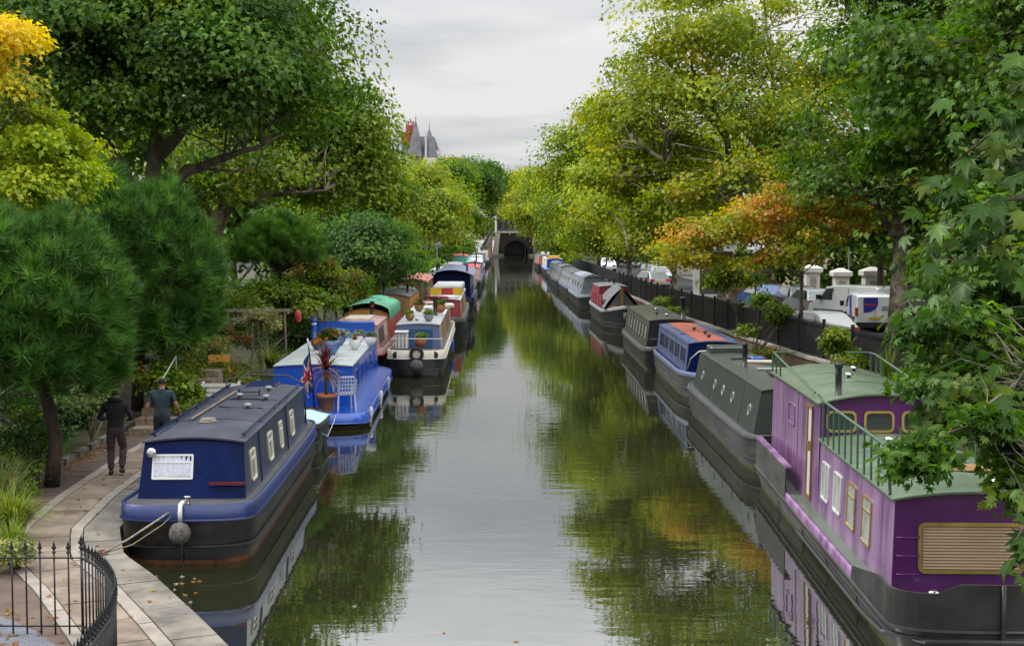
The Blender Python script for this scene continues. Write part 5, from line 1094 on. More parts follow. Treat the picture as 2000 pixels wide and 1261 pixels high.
tree('maple_tree', 'small autumn tree with flat layers of orange and lime leaves over the fence', (10.2,50.5,.8), [(10.2,50.5,.8),(10.2,50.5,3.4),(10.0,50.5,5.2)],
  [(10.0,49.5,6.4,2.5,1.8,.55),(8.6,49.5,5.8,2.4,1.8,.5),(7.2,49.5,5.2,2.3,1.6,.5),(6.0,50,4.7,1.9,1.5,.4),(9.4,49,5.0,2.4,1.6,.5),(11.6,49.5,5.7,1.8,1.6,.5),(7.0,49.5,4.2,1.9,1.4,.35),(9.6,49,4.3,1.6,1.3,.35)], 950, 14, .42, .14, ORG, tf=ot, r0=.11, twigs=160, hollow=.2, flat=.42, bottom=-.99, bough=5,
  limbs=[([(10,50.5,4.4),(8.6,50,5.2),(7.0,50,5.0)],.06),([(10,50.5,5),(9.2,50,5.9),(8.2,50,6.0)],.05),([(10.1,50.5,3.6),(8.6,50,4.4),(6.4,50,4.3)],.06)])
tree('sapling', 'slender sapling with yellowish leaves growing by the bank fence', (9.0,57,.6), [(9,57,.6),(8.9,57,3.2)], [(8.8,57,3.3,1.1,1,.9)], 60, 40, .5, .14, LIME+MID, r0=.05, twigs=20)
for i, (x, y, z, r) in enumerate(((20,97,6,5),(25,90,6,6),(30,80,7,7),(26,66,7,5),(17,118,8,6.5),(16,150,9,8),(14,190,9,8),(22,58,11,5.5),(21,42,8,5),(13,235,10,8),(19,74,8.5,4))):
    tree('background_tree', ['dark tree behind the brown garden wall','dark tree behind the boarded garden panel','broad dark tree far right behind the gate piers','dark tree right of the big trunk beyond the road','dark tree across the right road in the middle distance','dark tree farther along the right road','large green tree near the far end of the right road','dark crown high above the white vans','dark tree at the right edge beyond the road','tree behind the right end of the tunnel','leafy tree overhanging the tallest gate pier'][i],
      (x,y,.7), [(x,y,.7),(x,y,z-1)], [(x,y,z,r*.8,r,r*.8),(x,y-1,z-3.2,r*.7,r*.7,r*.5)], 260, 34, 1.3, .4 if y > 60 else .3, DARK+([((.08,.13,.02),5)] if i % 2 else []), 'rhomb', r0=.28, twigs=40, group='trees beyond the right road', bottom=-.8)
for x, y, lab in ((-10,-20,'unseen plane tree beyond the bridge on the left bank, added to shade the boat fronts'),(10,-22,'unseen plane tree beyond the bridge on the right bank, added to shade the boat fronts'),(-1,-46,'unseen tree mass across the canal beyond the bridge, added to shade the boat fronts')):
    tree('plane_tree', lab, (x,y,.6), [(x,y,.6),(x,y,7)], [(x,y,11,6.5,5,5.5),(x*.7,y-3,7,5,5,3)], 300, 34, 1.6, .5, DARK, 'rhomb', r0=.4, twigs=20)  # out of view behind the camera, added to darken the boat fronts
# near maple branch: large leaves one by one, the rest of the twig mass behind
mt = thing('maple_tree', (3.95,9.8,.45), 'near maple branch with big fresh green lobed leaves, hanging in at the right edge', 'tree')
k = MB(); k.mat(M['bark']); k.tube([(0.6,.3,-.4),(.55,.3,3),(.4,.2,6.5)],[.16,.14,.08],10); k.build('trunk', mt, smooth=True)
br_pts = [[(.35,.3,4.7),(-.2,.1,5.0),(-.7,0,4.95),(-1.15,-.1,4.65)],[(.3,.3,5.3),(-.1,.15,5.55),(-.5,.1,5.55),(-.95,0,5.2)],[(.35,.2,4.4),(-.1,.1,4.75),(-.55,.1,4.75),(-.95,0,4.5)],[(.3,.3,5.8),(-.05,.1,5.95),(-.35,0,5.9),(-.6,-.1,5.65)],[(.45,.3,2.9),(-.05,.1,2.95),(-.35,0,2.8),(-.52,-.1,2.6)],[(.35,.5,5.0),(-.2,.5,5.3),(-.6,.4,5.3),(-.9,.4,5.1)],[(.4,.3,3.6),(-.1,.2,3.9),(-.35,.1,3.85),(-.5,.1,3.6)]]
for p in br_pts:
    k = MB(); k.mat(M['bark']); k.tube(p, [.035,.024,.016,.006][:len(p)], 6); k.build('branch', mt, smooth=True)
me_leaf = []
Tm, Fm = SH['maple']
for j in range(5):
    c = np.array([[(.024,.065,.008),(.032,.08,.009),(.045,.10,.010),(.018,.05,.007),(.075,.12,.012)][j]]); o_ = leaves('leaf', np.zeros((1,3)), np.array([[0,0,1.]]), 1.0, c, 'maple', None, BIGLEAF, np.array([[0,1.,0]])); fq = np.array([1.7]+[.8,1.25]*6+[.8]); cv_ = np.ones((14,4),np.float32); cv_[:,:3] = c*fq[:,None]; o_.data.attributes['tint'].data.foreach_set('color', cv_.ravel()); me_leaf.append(o_.data); bpy.data.objects.remove(o_)
cnt = 0
for bi, p in enumerate(br_pts):
    P = np.array(p); nL = [56,50,46,36,22,56,32][bi]
    for q in range(nL):
        s = rg.random()**.75; f = s*(len(P)-1); i = min(int(f),len(P)-2); c = P[i]+(P[i+1]-P[i])*(f-i) + rg.normal(size=3)*np.array([.12,.16,.11]) - np.array([0,0,.05])
        nn = Vector((rg.normal()*.4-.1, -.55+rg.normal()*.35, .75)).normalized(); al = Vector((rg.normal()*.7-.4, rg.normal()*.5-.3, -.75)); al = (al - nn*al.dot(nn)).normalized()
        mtx = Matrix((al.cross(nn), al, nn)).transposed(); o_ = link('leaf', me_leaf[rg.integers(5)], mt, tuple(c), mtx.to_euler(), (rg.uniform(.12,.22),)*3); cnt += 1
# twig spray hanging in front of the purple boat
tree('hanging_branch', 'dark leafy boughs dangling in front of the purple boat', (8.3,16,.45), [(8.3,16,.45),(8.2,16,3.2),(8.0,15.8,5.6)],
  [(5.9,16.6,4.6,1.0,1.0,.8),(5.2,16.2,3.9,.75,.8,.45),(4.75,15,3.6,.5,.6,.35),(4.3,13.4,3.42,.40,.4,.16),(3.95,13.1,3.28,.30,.3,.10),(3.68,13,3.12,.20,.25,.07),(4.75,15.5,4.15,.5,.6,.35),(4.95,15.3,3.35,.5,.5,.35),(5.6,15.6,3.1,.5,.6,.45),(6.2,17.5,3.6,.8,.9,.7),(4.72,13,2.62,.2,.3,.14),(4.55,12.8,2.4,.14,.2,.08),(5.3,15,2.5,.35,.4,.4)], 430, 34, .26, .11, DARK+[((.05,.13,.016),4)], 'maple', r0=.06, twigs=200, hollow=.1, bottom=-.99, cat='tree', bough=4,
  limbs=[([(8.2,16,3.2),(6.6,15.4,4.0),(5.2,14.2,3.8),(4.5,13.5,3.55),(3.62,12.95,3.1)],.03),([(8.1,15.9,4.4),(6.8,16.2,5.0),(5.6,16.4,4.6)],.03),([(6.6,15.4,4.0),(5.4,14,2.9),(4.8,13.1,2.65),(4.48,12.8,2.38)],.018)])
print('leaves', cnt)
# pines --------------------------------------------------------
def pine(label, base, trunk, blobs, n, L, r0, dens=64, lowc=-.5, pal=None):
    pal = pal or [((.048,.14,.02),4),((.075,.195,.026),4),((.11,.25,.032),3),((.036,.105,.02),2)]
    t = thing('pine_tree', base, label, 'pine tree'); bz = np.array(base)
    k = MB(); k.mat(M['pine_bark']); k.tube([tuple(np.array(p)-bz) for p in trunk], [r0*(1-.12*i) for i in range(len(trunk))], 9); k.build('trunk', t, smooth=True)
    B_ = np.array(blobs,float); w = (B_[:,3]*B_[:,4]*B_[:,5])**(2/3); w /= w.sum(); i = rg.choice(len(B_), n, p=w)
    d = rg.normal(size=(n,3)); d /= np.linalg.norm(d,axis=1,keepdims=True); low = d[:,2] < lowc; d[low,2] *= -1
    r = .55+.5*rg.random(n)**.5; r *= 1+.10*np.sin(d[:,0]*5+d[:,2]*6+i*2)*np.cos(d[:,1]*4+i)+.06*np.sin(d[:,0]*13+d[:,2]*11+i); cc = B_[i,:3]+d*B_[i,3:6]*r[:,None]
    ax = d*np.array([.7,.7,.35])+np.array([0,0,.75])+rg.normal(size=(n,3))*.22; ax /= np.linalg.norm(ax,axis=1,keepdims=True)
    idx = np.repeat(np.arange(n), dens); N_ = len(idx); o = rg.normal(size=(N_,3))*.36
    al = ax[idx]+o; base_ = pick(pal, n)*rg.uniform(.45,1.3,(n,1)); tt = base_[idx]*rg.uniform(.75,1.25,(N_,1)); dead = rg.random(N_) < .02; tt[dead] = (.14,.08,.03)
    C = cc[idx] + ax[idx]*(rg.uniform(-.10,.10,N_)*L/.3)[:,None]
    leaves('needle_crown', C-bz, rg.normal(size=(N_,3)), L*rg.uniform(.7,1.15,N_), tt, 'needle', t, NEEDLE, al)
    k = MB(); k.mat(M['pine_bark']); top = np.array(trunk[-1])
    for j in rg.choice(n, 120, replace=False):
        m_ = (top+cc[j])/2+rg.normal(size=3)*.15; k.tube([tuple(top-bz),tuple(m_-bz),tuple(cc[j]-bz)],[.04,.022,.008],4,False)
    tag(k.build('branches', t), kind='stuff'); return t
pine('big dark pine bush leaning over the towpath at the left edge', (-8.75,27,.7), [(-8.75,27,.3),(-8.65,27,1.3),(-8.85,27,2.2),(-8.9,27,3.0)], [(-9.0,27,3.6,1.65,1.8,1.75),(-9.7,26.8,3.9,1.3,1.5,1.5),(-8.4,27,3.1,1.0,1.3,1.15)], 3000, .33, .15, lowc=-.75)
pine('second dark pine bush behind the men, with upright shoots', (-9.6,36.5,.9), [(-9.6,36.5,.6),(-9.5,36.5,2.5),(-9.5,36.5,4.2)], [(-9.4,36.5,4.2,1.8,1.9,2.0),(-10.2,36,4.5,1.4,1.6,1.8),(-8.5,36.5,3.6,1.1,1.5,1.5),(-9.3,36.3,3.0,1.5,1.6,1.2),(-10.3,36.4,6.3,.5,.5,.55)], 3600, .36, .16, lowc=-.8)
pine('neat umbrella pine with a domed crown in the garden', (-8.1,50,1.2), [(-8.1,50,1.0),(-8.05,50,2.6),(-8.1,50,3.8)], [(-8.15,50,4.45,1.6,1.5,1.0),(-8.1,50,4.8,1.1,1.1,.9)], 2400, .25, .10, lowc=-.35, pal=[((.09,.22,.025),4),((.13,.28,.03),4),((.06,.16,.02),3)])
# shrubs and ground plants --------------------------------------------------------
def shrub(label, p, blobs, ncl, per, cr, size, pal, shape='rhomb', name='shrub', cat='shrub', group=None, stem=True, **kw):
    t = thing(name, p, label, cat, 0, group); bz = np.array(p)
    C,Nn,S,tt,al,cc = crown_pts(blobs, ncl, per, cr, pal, size, hollow=kw.pop('hollow',.25), **kw)
    leaves('foliage', C-bz, Nn, S, tt, shape, t, None, al)
    if stem:
        k = MB(); k.mat(M['bark'])
        for j in rg.choice(len(cc), min(12,len(cc)), replace=False): m_ = (bz+cc[j])/2+rg.normal(size=3)*.08; k.tube([(rg.normal()*.04,rg.normal()*.04,-.05),tuple(m_-bz),tuple(cc[j]-bz)],[.022,.014,.006],4,False)
        tag(k.build('stems', t), kind='stuff')
    return t
IVY = [((.022,.055,.013),5),((.036,.082,.017),4),((.06,.115,.022),2)]
FRESH = [((.12,.21,.02),4),((.17,.26,.025),4),((.23,.28,.03),2)]
AUT = [((.10,.11,.02),4),((.16,.12,.03),3),((.22,.10,.03),1.5),((.07,.12,.02),4)]
shrub('dark ivy bank behind the grey edging by the near pine trunk', (-9.5,27,.5), [(-9.6,25.5,.85,.6,2.0,.5),(-9.5,28,.95,.5,2.0,.6),(-9.65,30.5,1.0,.5,1.8,.7),(-10.4,28,1.6,.9,3,.9)], 420, 34, .28, .085, IVY, 'lobed', name='ivy', cat='ivy')
shrub('brownish evergreen shrub beside the path left of the men', (-9.3,31.5,.6), [(-9.35,31.5,1.3,.5,1.2,.8),(-9.6,33,1.7,.6,1.2,.9)], 150, 34, .3, .09, AUT+IVY+IVY)
shrub('dark hedge mass in shade under the pines at the left edge', (-11.4,27,.8), [(-11.4,26,1.6,1.0,4,1.2),(-11.6,31,2.0,1.2,4,1.5),(-12,36,2.4,1.4,4,1.6)], 380, 34, .5, .13, IVY, name='hedge', cat='hedge')
shrub('bright green climber on the garden steps beside the man in teal', (-8.4,35.3,.8), [(-8.55,35.2,1.35,.55,.8,.7),(-8.1,35.5,1.0,.5,.8,.6)], 120, 34, .3, .13, FRESH+MID, 'lobed', name='climbing_plant', cat='climber')
shrub('mixed autumn border behind the navy boat with rusty flower heads', (-8.2,38.6,.7), [(-8.3,38,1.1,.8,1.2,.6),(-7.8,40,1.0,.6,1.5,.6),(-8.9,41,1.5,.8,1.4,.8)], 230, 34, .3, .09, AUT+FRESH, name='flower_border', cat='flower border')
shrub('reddish hydrangea-like bush in the garden above the navy boat', (-8.9,43,1.2), [(-8.8,43,1.9,.9,.8,.5)], 90, 34, .25, .09, AUT+[((.30,.09,.04),4),((.07,.11,.03),4)])
shrub('light green arching climber over the garden pergola', (-8.0,48.5,1.2), [(-8.2,48.5,3.0,1.7,1.5,.65),(-6.9,49,2.75,1.0,1.3,.6),(-9.3,48,2.6,1.0,1.2,.7)], 300, 38, .45, .14, FRESH+MID, 'rhomb', name='climbing_plant', cat='climber')
shrub('dark undergrowth below the pergola behind the bright blue boat', (-8.2,46,1.0), [(-8.4,47,1.6,1.2,1.4,.9),(-7.5,50,1.5,.8,2,.9)], 200, 34, .4, .12, IVY+DARK)
shrub('pale variegated shrub hanging by the pergola post', (-7.75,44,1.0), [(-7.9,44,2.5,.7,.6,.4),(-7.6,44,2.0,.5,.5,.5)], 90, 30, .25, .09, [((.24,.24,.09),3),((.14,.18,.04),3),((.3,.26,.12),2)])
shrub('yellow-green tall shrub with orange blossom beside the pink boat', (-7.9,60,1.0), [(-7.9,60,3.0,1.2,1.6,1.7),(-7.3,62,2.4,.9,1.6,1.5),(-8.4,58,4.2,1.0,1.2,.9)], 330, 36, .5, .15, FRESH+AUT+[((.45,.2,.02),.6)])
shrub('orange-leaved bush standing by the blue boat funnel', (-6.85,52.5,.6), [(-6.9,52.5,1.5,.28,.4,.6)], 40, 30, .2, .1, [((.4,.12,.02),3),((.35,.16,.03),2)])
shrub('leafy green bush between the garden and the timber cabin boats', (-7.7,72,1.0), [(-7.7,72,1.9,.9,1.6,1.0),(-7.2,78,1.8,.7,2.5,1.1)], 200, 34, .45, .15, MID+FRESH)
shrub('green bush overhanging the domed houseboat from the left', (-7.6,92,1.0), [(-7.6,92,2.2,1.2,4,1.6),(-7.4,102,2.4,1.2,5,1.8)], 260, 34, .6, .2, MID+DARK)
shrub('hedge of green bushes along the far left towpath', (-7.6,125,1.0), [(-7.6,125,2.2,1.2,9,1.6),(-7.6,150,2.4,1.2,9,1.8),(-7.0,180,2.6,1.2,12,2.0),(-6.8,215,2.8,1.2,14,2.0)], 420, 30, .9, .32, MID+DARK, name='hedge', cat='hedge', stem=False)
shrub('variegated cream and green plant at the bottom left corner', (-7.15,20.4,.4), [(-7.2,20.3,.62,.33,.5,.3)], 50, 34, .16, .06, [((.34,.32,.14),3),((.18,.22,.05),3),((.09,.14,.03),2)])
def tuft(label, p, n, L, spread, pal, name='ornamental_grass', cat='grass clump', droop=.5, width=1, group=None):
    t = thing(name, p, label, cat, 0, group); m = MB(); cols = pick(pal, n); k = 5
    V = []; F_ = []; T_ = []
    for j in range(n):
        a = rg.uniform(0,6.28); l = L*rg.uniform(.55,1.1); sp_ = spread*rg.uniform(.2,1); w = .012*width*rg.uniform(.7,1.2); d = np.array([math.cos(a),math.sin(a),0]); s = np.array([-d[1],d[0],0])*w; b = len(V)
        o = rg.normal(size=3)*np.array([.05,.05,0])*min(1.5,L)
        for q in range(k):
            f = q/(k-1); c = o + d*sp_*l*(f**1.5) + np.array([0,0,l*(f - droop*sp_*f**2.6)]); ww_ = s*(1-f*.92); V += [c-ww_, c+ww_]; T_ += [cols[j]*(.8+.4*rg.random())]*2
        for q in range(k-1): F_.append((b+2*q,b+2*q+1,b+2*q+3,b+2*q+2))
    me = bpy.data.meshes.new('blades'); me.from_pydata([tuple(v) for v in V],[],F_); at = me.attributes.new('tint','FLOAT_COLOR','POINT'); at.data.foreach_set('color', np.c_[np.array(T_),np.ones(len(T_))].astype(np.float32).ravel()); me.materials.append(LEAF); me.update()
    link('blades', me, t); return t
GR = [((.14,.20,.025),4),((.20,.25,.035),3),((.28,.27,.06),1.5),((.08,.14,.02),2)]
tuft('tall feathery grass under the near pine at the left edge', (-8.5,23.6,.4), 380, 1.35, .8, [((.06,.09,.02),4),((.10,.11,.035),3),((.18,.15,.07),1)])
tuft('bright green strap-leaved clump beside the curving towpath', (-7.85,22.3,.38), 520, 1.1, 1.0, GR, droop=.75, width=1.5)
tuft('lower fresh green clump in front of the strap-leaved one', (-7.5,21.2,.38), 300, .7, 1.0, GR, droop=.7, width=1.2)
tuft('spiky green cordyline beside the pergola', (-7.2,42.6,1.1), 150, 1.0, 1.2, GR, name='cordyline', cat='spiky plant', droop=.7, width=2.2)
# right bank plants
shrub('small leafy tree growing against the black fence near the blue boat', (8.6,51,.6), [(8.85,51,2.5,.8,.8,.75),(8.5,51,1.7,.6,.6,.7),(9.3,50.5,2.2,.5,.6,.6)], 110, 34, .3, .12, MID+FRESH, 'lobed', name='small_tree', cat='tree')
shrub('tangled green climber on the fence behind the dull green boat', (9.4,42,.6), [(9.75,42,1.6,.5,1.0,.9),(9.95,42,2.6,.25,.4,.6),(9.3,41,1.0,.7,1.0,.5)], 190, 34, .26, .10, MID+FRESH+[((.3,.25,.02),1)], 'lobed', name='climbing_plant', cat='climber')
shrub('red berried bush on the bank beside the blue boat', (8.2,48,.6), [(8.3,48,1.0,.55,.8,.45)], 80, 34, .25, .08, MID+AUT+[((.4,.03,.02),1)])
shrub('dense green bush on the bank beside the dull green boat', (8.3,39.5,.6), [(8.5,39.5,1.0,.6,1.0,.55),(8.2,37,.9,.4,.8,.4)], 130, 34, .25, .09, MID+FRESH)
shrub('dry orange-brown bank growth between wall and boats', (8.3,55,.5), [(8.0,53,.65,.4,2.5,.18),(8.0,58,.65,.35,2.5,.2),(8.4,47,.7,.3,1.5,.15)], 150, 26, .25, .09, [((.28,.15,.04),3),((.2,.15,.05),3),((.1,.12,.03),2)], name='dry_grass', cat='bank plants')
shrub('leafy bushes under the maple at the right edge', (9.6,27,.6), [(9.7,27,1.5,1.0,2.0,1.0),(10,32,1.6,1.0,3,1.1),(9.3,23,1.2,.8,2,.8),(10.3,36,1.3,.6,1.5,.8)], 420, 34, .35, .11, DARK+MID, 'lobed')
shrub('yellowish tree foliage across the road at the right edge', (16,43,.8), [(16,43,4.2,2.2,2,.8)], 120, 38, .6, .17, LIME+ORG, name='small_tree', cat='tree')
tuft('thin upright weeds in front of the fence, right of the climber', (10.3,39.2,1.0), 70, 1.2, .35, GR, name='tall_weed', cat='weed', width=2.5)
for i, (x, y, lab) in enumerate(((7.6,66,'bushy plant in an orange pot on the bank by the cratch boat'),(7.5,72,'grassy plant pot on the bank beside the canvas cratch'))):
    pt = thing('plant_pot', (x,y,.42), lab, 'potted plant'); k = MB(); k.mat(M['terracotta']); k.lathe([(.18,0),(.28,.4),(.31,.4),(.31,.48),(.25,.48)], n=12); k.build('pot', pt, smooth=True)
    C,Nn,S,tt,al,cc = crown_pts([(0,0,1.0,.5,.5,.5)], 50, 28, .25, FRESH+MID, .12, hollow=.2); leaves('foliage', C, Nn, S, tt, 'rhomb', pt, None, al)
shrub('dark hedge closing the view along the far side of the right road', (20,130,.7), [(21+.0*y,y,2.4,1.6,9,2.0) for y in (108,124,140)]+[(17,y,3,2,16,2.8) for y in (165,190,220,250,275)], 620, 30, 1.2, .42, DARK+IVY, name='hedge', cat='hedge', stem=False)
shrub('low bushes hanging over the far right bank below the trees', (7.4,170,.6), [(7.2,y,1.5,.9,9,1.3) for y in (150,168,188,210)]+[(6.6,y,2.2,1.2,10,2.0) for y in (232,255,272)], 420, 30, .8, .28, MID+DARK, name='hedge', cat='hedge', stem=False)
shrub('tall dark hedge behind the tunnel top and cafe', (0,305,4), [(x,308,7.5,4.5,3,4.5) for x in (-14,-7,7,14)]+[(0,318,7,6,3,5)], 420, 30, 1.6, .55, DARK, name='hedge', cat='hedge', stem=False)
shrub('dark bushes in the gap between the first two pines', (-11.3,38,1.2), [(-11,40,2.4,1.6,2,1.6),(-10,42,2.0,1.2,1.5,1.2),(-12.6,35,3,1.6,2,1.8)], 240, 34, .5, .14, IVY+DARK)
shrub('shaded fern and ivy tangle round the foot of the near pine', (-9.1,26,.45), [(-9.3,25.6,.8,.5,.9,.5),(-9.0,26.6,.7,.35,.6,.4),(-9.5,27.8,1.3,.5,.9,.8),(-9.9,25,1.2,.6,1,.9)], 230, 34, .24, .08, IVY+MID, 'lobed', name='ivy', cat='ivy')
shrub('dark hedge along the left road behind the garden trees', (-14,75,1.7), [(-14.5,y,3.2,1.5,6,1.9) for y in (52,63,74)]+[(-13,y,3.4,1.8,9,2.2) for y in (90,108,128,150)]+[(-12.5,y,5.5,2.5,14,3) for y in (178,205,232)], 560, 30, 1.0, .34, DARK+IVY, name='hedge', cat='hedge', stem=False)
# fallen leaves on the towpath and floating
n = 700; yy = rg.uniform(16,35,n); dd = np.where(rg.random(n)<.55, 2.42-np.abs(rg.normal(size=n))*.25, rg.uniform(.1,2.4,n)); kp = (np.sin(yy*2.1)+np.sin(yy*.9+dd*3)+rg.normal(size=n)*.7 > .2) | (dd > 2.1); yy = yy[kp]; dd = dd[kp]; n = len(yy); Cp = np.array([(*off(y,max(.05,d)),.362) for y,d in zip(yy,dd)])
tag(leaves('fallen_leaves', Cp, np.array([0,0,1.])+rg.normal(size=(n,3))*.25, rg.uniform(.05,.11,n), pick([((.30,.12,.03),4),((.22,.10,.04),3),((.4,.25,.06),1.5)],n), 'lobed'), 'brown and orange fallen leaves scattered over the towpath', 'fallen leaves', kind='stuff')
n = 60; Cp = np.c_[rg.uniform(-5.6,4.5,n), rg.uniform(17,60,n), np.full(n,.006)]; Cp[:22,0] = rg.uniform(-5.5,-4.2,22); Cp[:22,1] = rg.uniform(18.8,21.4,22); Cp = Cp[[c[0] > lx(c[1])+.1 for c in Cp]]
tag(leaves('floating_leaves', Cp, np.tile([0,0,1.],(len(Cp),1)), rg.uniform(.05,.1,len(Cp)), pick([((.4,.2,.05),3),((.4,.36,.28),3)],len(Cp)), 'lobed'), 'few dead leaves floating on the canal', 'floating leaves', kind='stuff')

# ------------------------------------------------------------------ things on the boats and in the garden
def world2(B_, p): return tuple(B_.world(p))
dz_ = .375
# cordyline in the terracotta pot
cp_ = thing('potted_cordyline', (-4.98,38.2,dz_), 'spiky red-brown cordyline in a terracotta pot on the bright blue deck', 'potted plant')
k = MB(); k.mat(M['terracotta']); k.lathe([(.17,0),(.19,.02),(.25,.36),(.28,.37),(.28,.46),(.25,.47),(.24,.42),(.02,.42)], n=18); k.build('pot', cp_, smooth=True)
k = MB(); k.mat(M['bark']); k.tube([(0,0,.4),(.01,0,.8),(0,0,1.15)],[.045,.04,.03],7); k.build('stem', cp_, smooth=True)
def spikes(nm, z, n, L, el0, el1, pal, parent, w=.03):
    C = np.tile([0,0,z],(n,1)) + rg.normal(size=(n,3))*.02; a = rg.uniform(0,6.28,n); el = rg.uniform(el0,el1,n)
    al = np.c_[np.cos(a)*np.cos(el),np.sin(a)*np.cos(el),np.sin(el)]; Nn = np.c_[-np.cos(a)*np.sin(el),-np.sin(a)*np.sin(el),np.cos(el)]
    return leaves(nm, C, Nn, L*rg.uniform(.75,1.1,n), pick(pal,n), 'blade', parent, None, al)
spikes('upper_leaves', 1.15, 90, .72, .2, 1.5, [((.14,.03,.03),4),((.22,.07,.05),3),((.10,.025,.03),3)], cp_)
spikes('drooping_leaves', 1.02, 60, .7, -.75, .25, [((.34,.2,.12),3),((.2,.08,.05),3),((.4,.32,.2),2)], cp_)
# chair
ch = thing('garden_chair', (-4.52,38.5,dz_), 'white plastic garden chair on the bright blue deck', 'chair', R(200))
k = MB(); k.mat(M['plastic']); k.box(-.22,.22,-.22,.22,.41,.44); bevel(k.build('seat', ch), .01)
for x, y in ((-.22,-.22),(.22,-.22),(-.22,.22),(.22,.22)):
    k = MB(); k.mat(M['plastic']); k.bar((x*1.12,y*1.12,0),(x,y,.42),.045,.045,(0,1,0)); k.build('leg', ch)
k = MB(); k.mat(M['plastic'])
for i in range(6): k.bar((-.19+.076*i,.22,.44),(-.2+.08*i,.31,.88),.035,.015,(0,1,0))
for z in (.5,.6,.7,.8): k.bar((-.21,.235+(z-.44)*.2,z),(.21,.235+(z-.44)*.2,z),.015,.02)
k.tube([(-.23,.21,.44),(-.25,.30,.8),(-.18,.33,.91),(.18,.33,.91),(.25,.30,.8),(.23,.21,.44)],.022,6); k.build('backrest', ch)
for sg in (-1,1):
    k = MB(); k.mat(M['plastic']); k.tube([(sg*.25,-.22,.42),(sg*.27,-.22,.62),(sg*.27,.0,.65),(sg*.25,.28,.68)],.022,6); k.build('armrest', ch)
# flag on its staff
fl = thing('union_flag', (-5.35,37.75,dz_), 'red white and blue union flag drooping from a staff on the blue boat', 'flag')
k = MB(); k.mat(M['navy']); k.tube([(.12,0,0),(.06,0,1.0),(-.02,0,1.75)],.018,8); k.build('staff', fl, smooth=True)
k = MB(); k.mat(M['white']); k.tube([(-.02,0,1.75),(-.05,0,1.98)],.02,8); k.build('staff_top', fl, smooth=True)
M['flagred'] = mk('flag_red', (.42,.03,.04), .8, .1, 6); M['flagblue'] = mk('flag_blue', (.02,.03,.12), .8, .1, 6); M['flagwhite'] = mk('flag_white', (.62,.60,.60), .8, .06, 6)
def ujack(u, v):
    x, y = (u-.5)*2, v-.5      # 2:1 flag
    if abs(x) < .1 or abs(y) < .1: return 'flagred'
    if abs(x) < .167 or abs(y) < .167: return 'flagwhite'
    d = min(abs(y-x*.5), abs(y+x*.5))/1.118
    return 'flagred' if d < .035 else ('flagwhite' if d < .105 else 'flagblue')
nu, nv = 60, 36; V = []; 
for i in range(nu+1):
    u = i/nu
    for j in range(nv+1):
        v = j/nv; hx = -.02+.10*(1-v)*.9; hz = 1.72-(1-v)*.75
        fx_ = -.06*u - .16*u*v - .045*math.sin(u*9+v*4)*min(1,u*4); fy_ = .085*math.sin(u*11+v*7)*min(1,u*3) - .04*u; V.append((hx+fx_, fy_, hz - u*(.60+.25*v) ))
me = bpy.data.meshes.new('cloth'); fs = []; ms = []; names = ['flagred','flagwhite','flagblue']
for i in range(nu):
    for j in range(nv):
        a = i*(nv+1)+j; fs.append((a,a+nv+1,a+nv+2,a+1)); ms.append(names.index(ujack((i+.5)/nu,(j+.5)/nv)))
me.from_pydata(V,[],fs); [me.materials.append(M[q]) for q in names]; me.polygons.foreach_set('material_index',ms); me.polygons.foreach_set('use_smooth',[True]*len(fs)); me.update(); link('cloth', me, fl)
# pots on the roofs
def bowl(label, p, r, h, m, kind, pal=None, name='plant_pot'):
    t = thing(name, p, label, 'potted plant'); k = MB(); k.mat(M[m]); k.lathe([(r*.5,0),(r*.95,h*.45),(r,h*.7),(r*.85,h),(r*.75,h),(r*.7,h*.85),(.01,h*.85)], n=16); k.build('pot', t, smooth=True)
    if kind == 'spike': spikes('leaves', h*.85, 170, r*1.25, .0, 1.5, pal, t)
    else:
        C,Nn,S,tt,al,cc = crown_pts([(0,0,h+r*.35,r*.9,r*.9,r*.6)], 26, 24, r*.5, pal, r*.35, hollow=.2); leaves('foliage', C, Nn, S, tt, 'rhomb', t, None, al)
    return t
zr = 1.535
BR = [((.22,.10,.03),4),((.28,.14,.04),3),((.12,.06,.02),3)]
bowl('big glazed blue pot with orange plants on the pale roof', (-5.40,42.2,zr), .33, .44, 'bluepot', 'leafy', AUT+[((.4,.16,.03),4)])
bowl('small white pot with a rusty pincushion plant on the pale roof', (-4.86,44.2,zr), .18, .30, 'white', 'spike', BR)
bowl('white pot with a grey-green plant, right of the rusty pincushion', (-4.50,45.4,zr), .18, .30, 'white', 'leafy', [((.2,.25,.17),3),((.12,.17,.08),2)])
bowl('white pot with pale green leaves behind the rusty pincushion', (-4.98,46.0,zr), .2, .30, 'white', 'leafy', [((.2,.25,.17),3)])
bowl('dark pot of brown grass behind the big blue pot', (-5.95,44.0,zr), .24, .34, 'dgrey', 'spike', BR+[((.10,.12,.03),3)])
bowl('slate pot of silvery leaves left of the white pots', (-5.55,45.6,zr), .26, .36, 'slateblue', 'leafy', [((.22,.27,.22),3),((.12,.18,.10),2)])
bowl('terracotta pot with green fern on the grey roof, left one', (-3.85,54.0,1.81), .17, .26, 'wood', 'leafy', FRESH)
bowl('grey pot with green fern on the grey roof, right one', (-3.12,53.6,1.81), .18, .26, 'grey', 'leafy', FRESH)
bowl('orange trough with a green plant on the bow of the white-bowed boat', (-3.30,51.5,1.0), .22, .34, 'terracotta', 'leafy', FRESH)
bowl('terracotta pot on the cluttered roof beside the funnel', (-2.95,58.8,1.82), .22, .34, 'terracotta', 'leafy', MID)
bowl('wooden tub on the cluttered roof left of the funnel', (-3.9,60.0,1.82), .2, .3, 'wood', 'leafy', AUT)
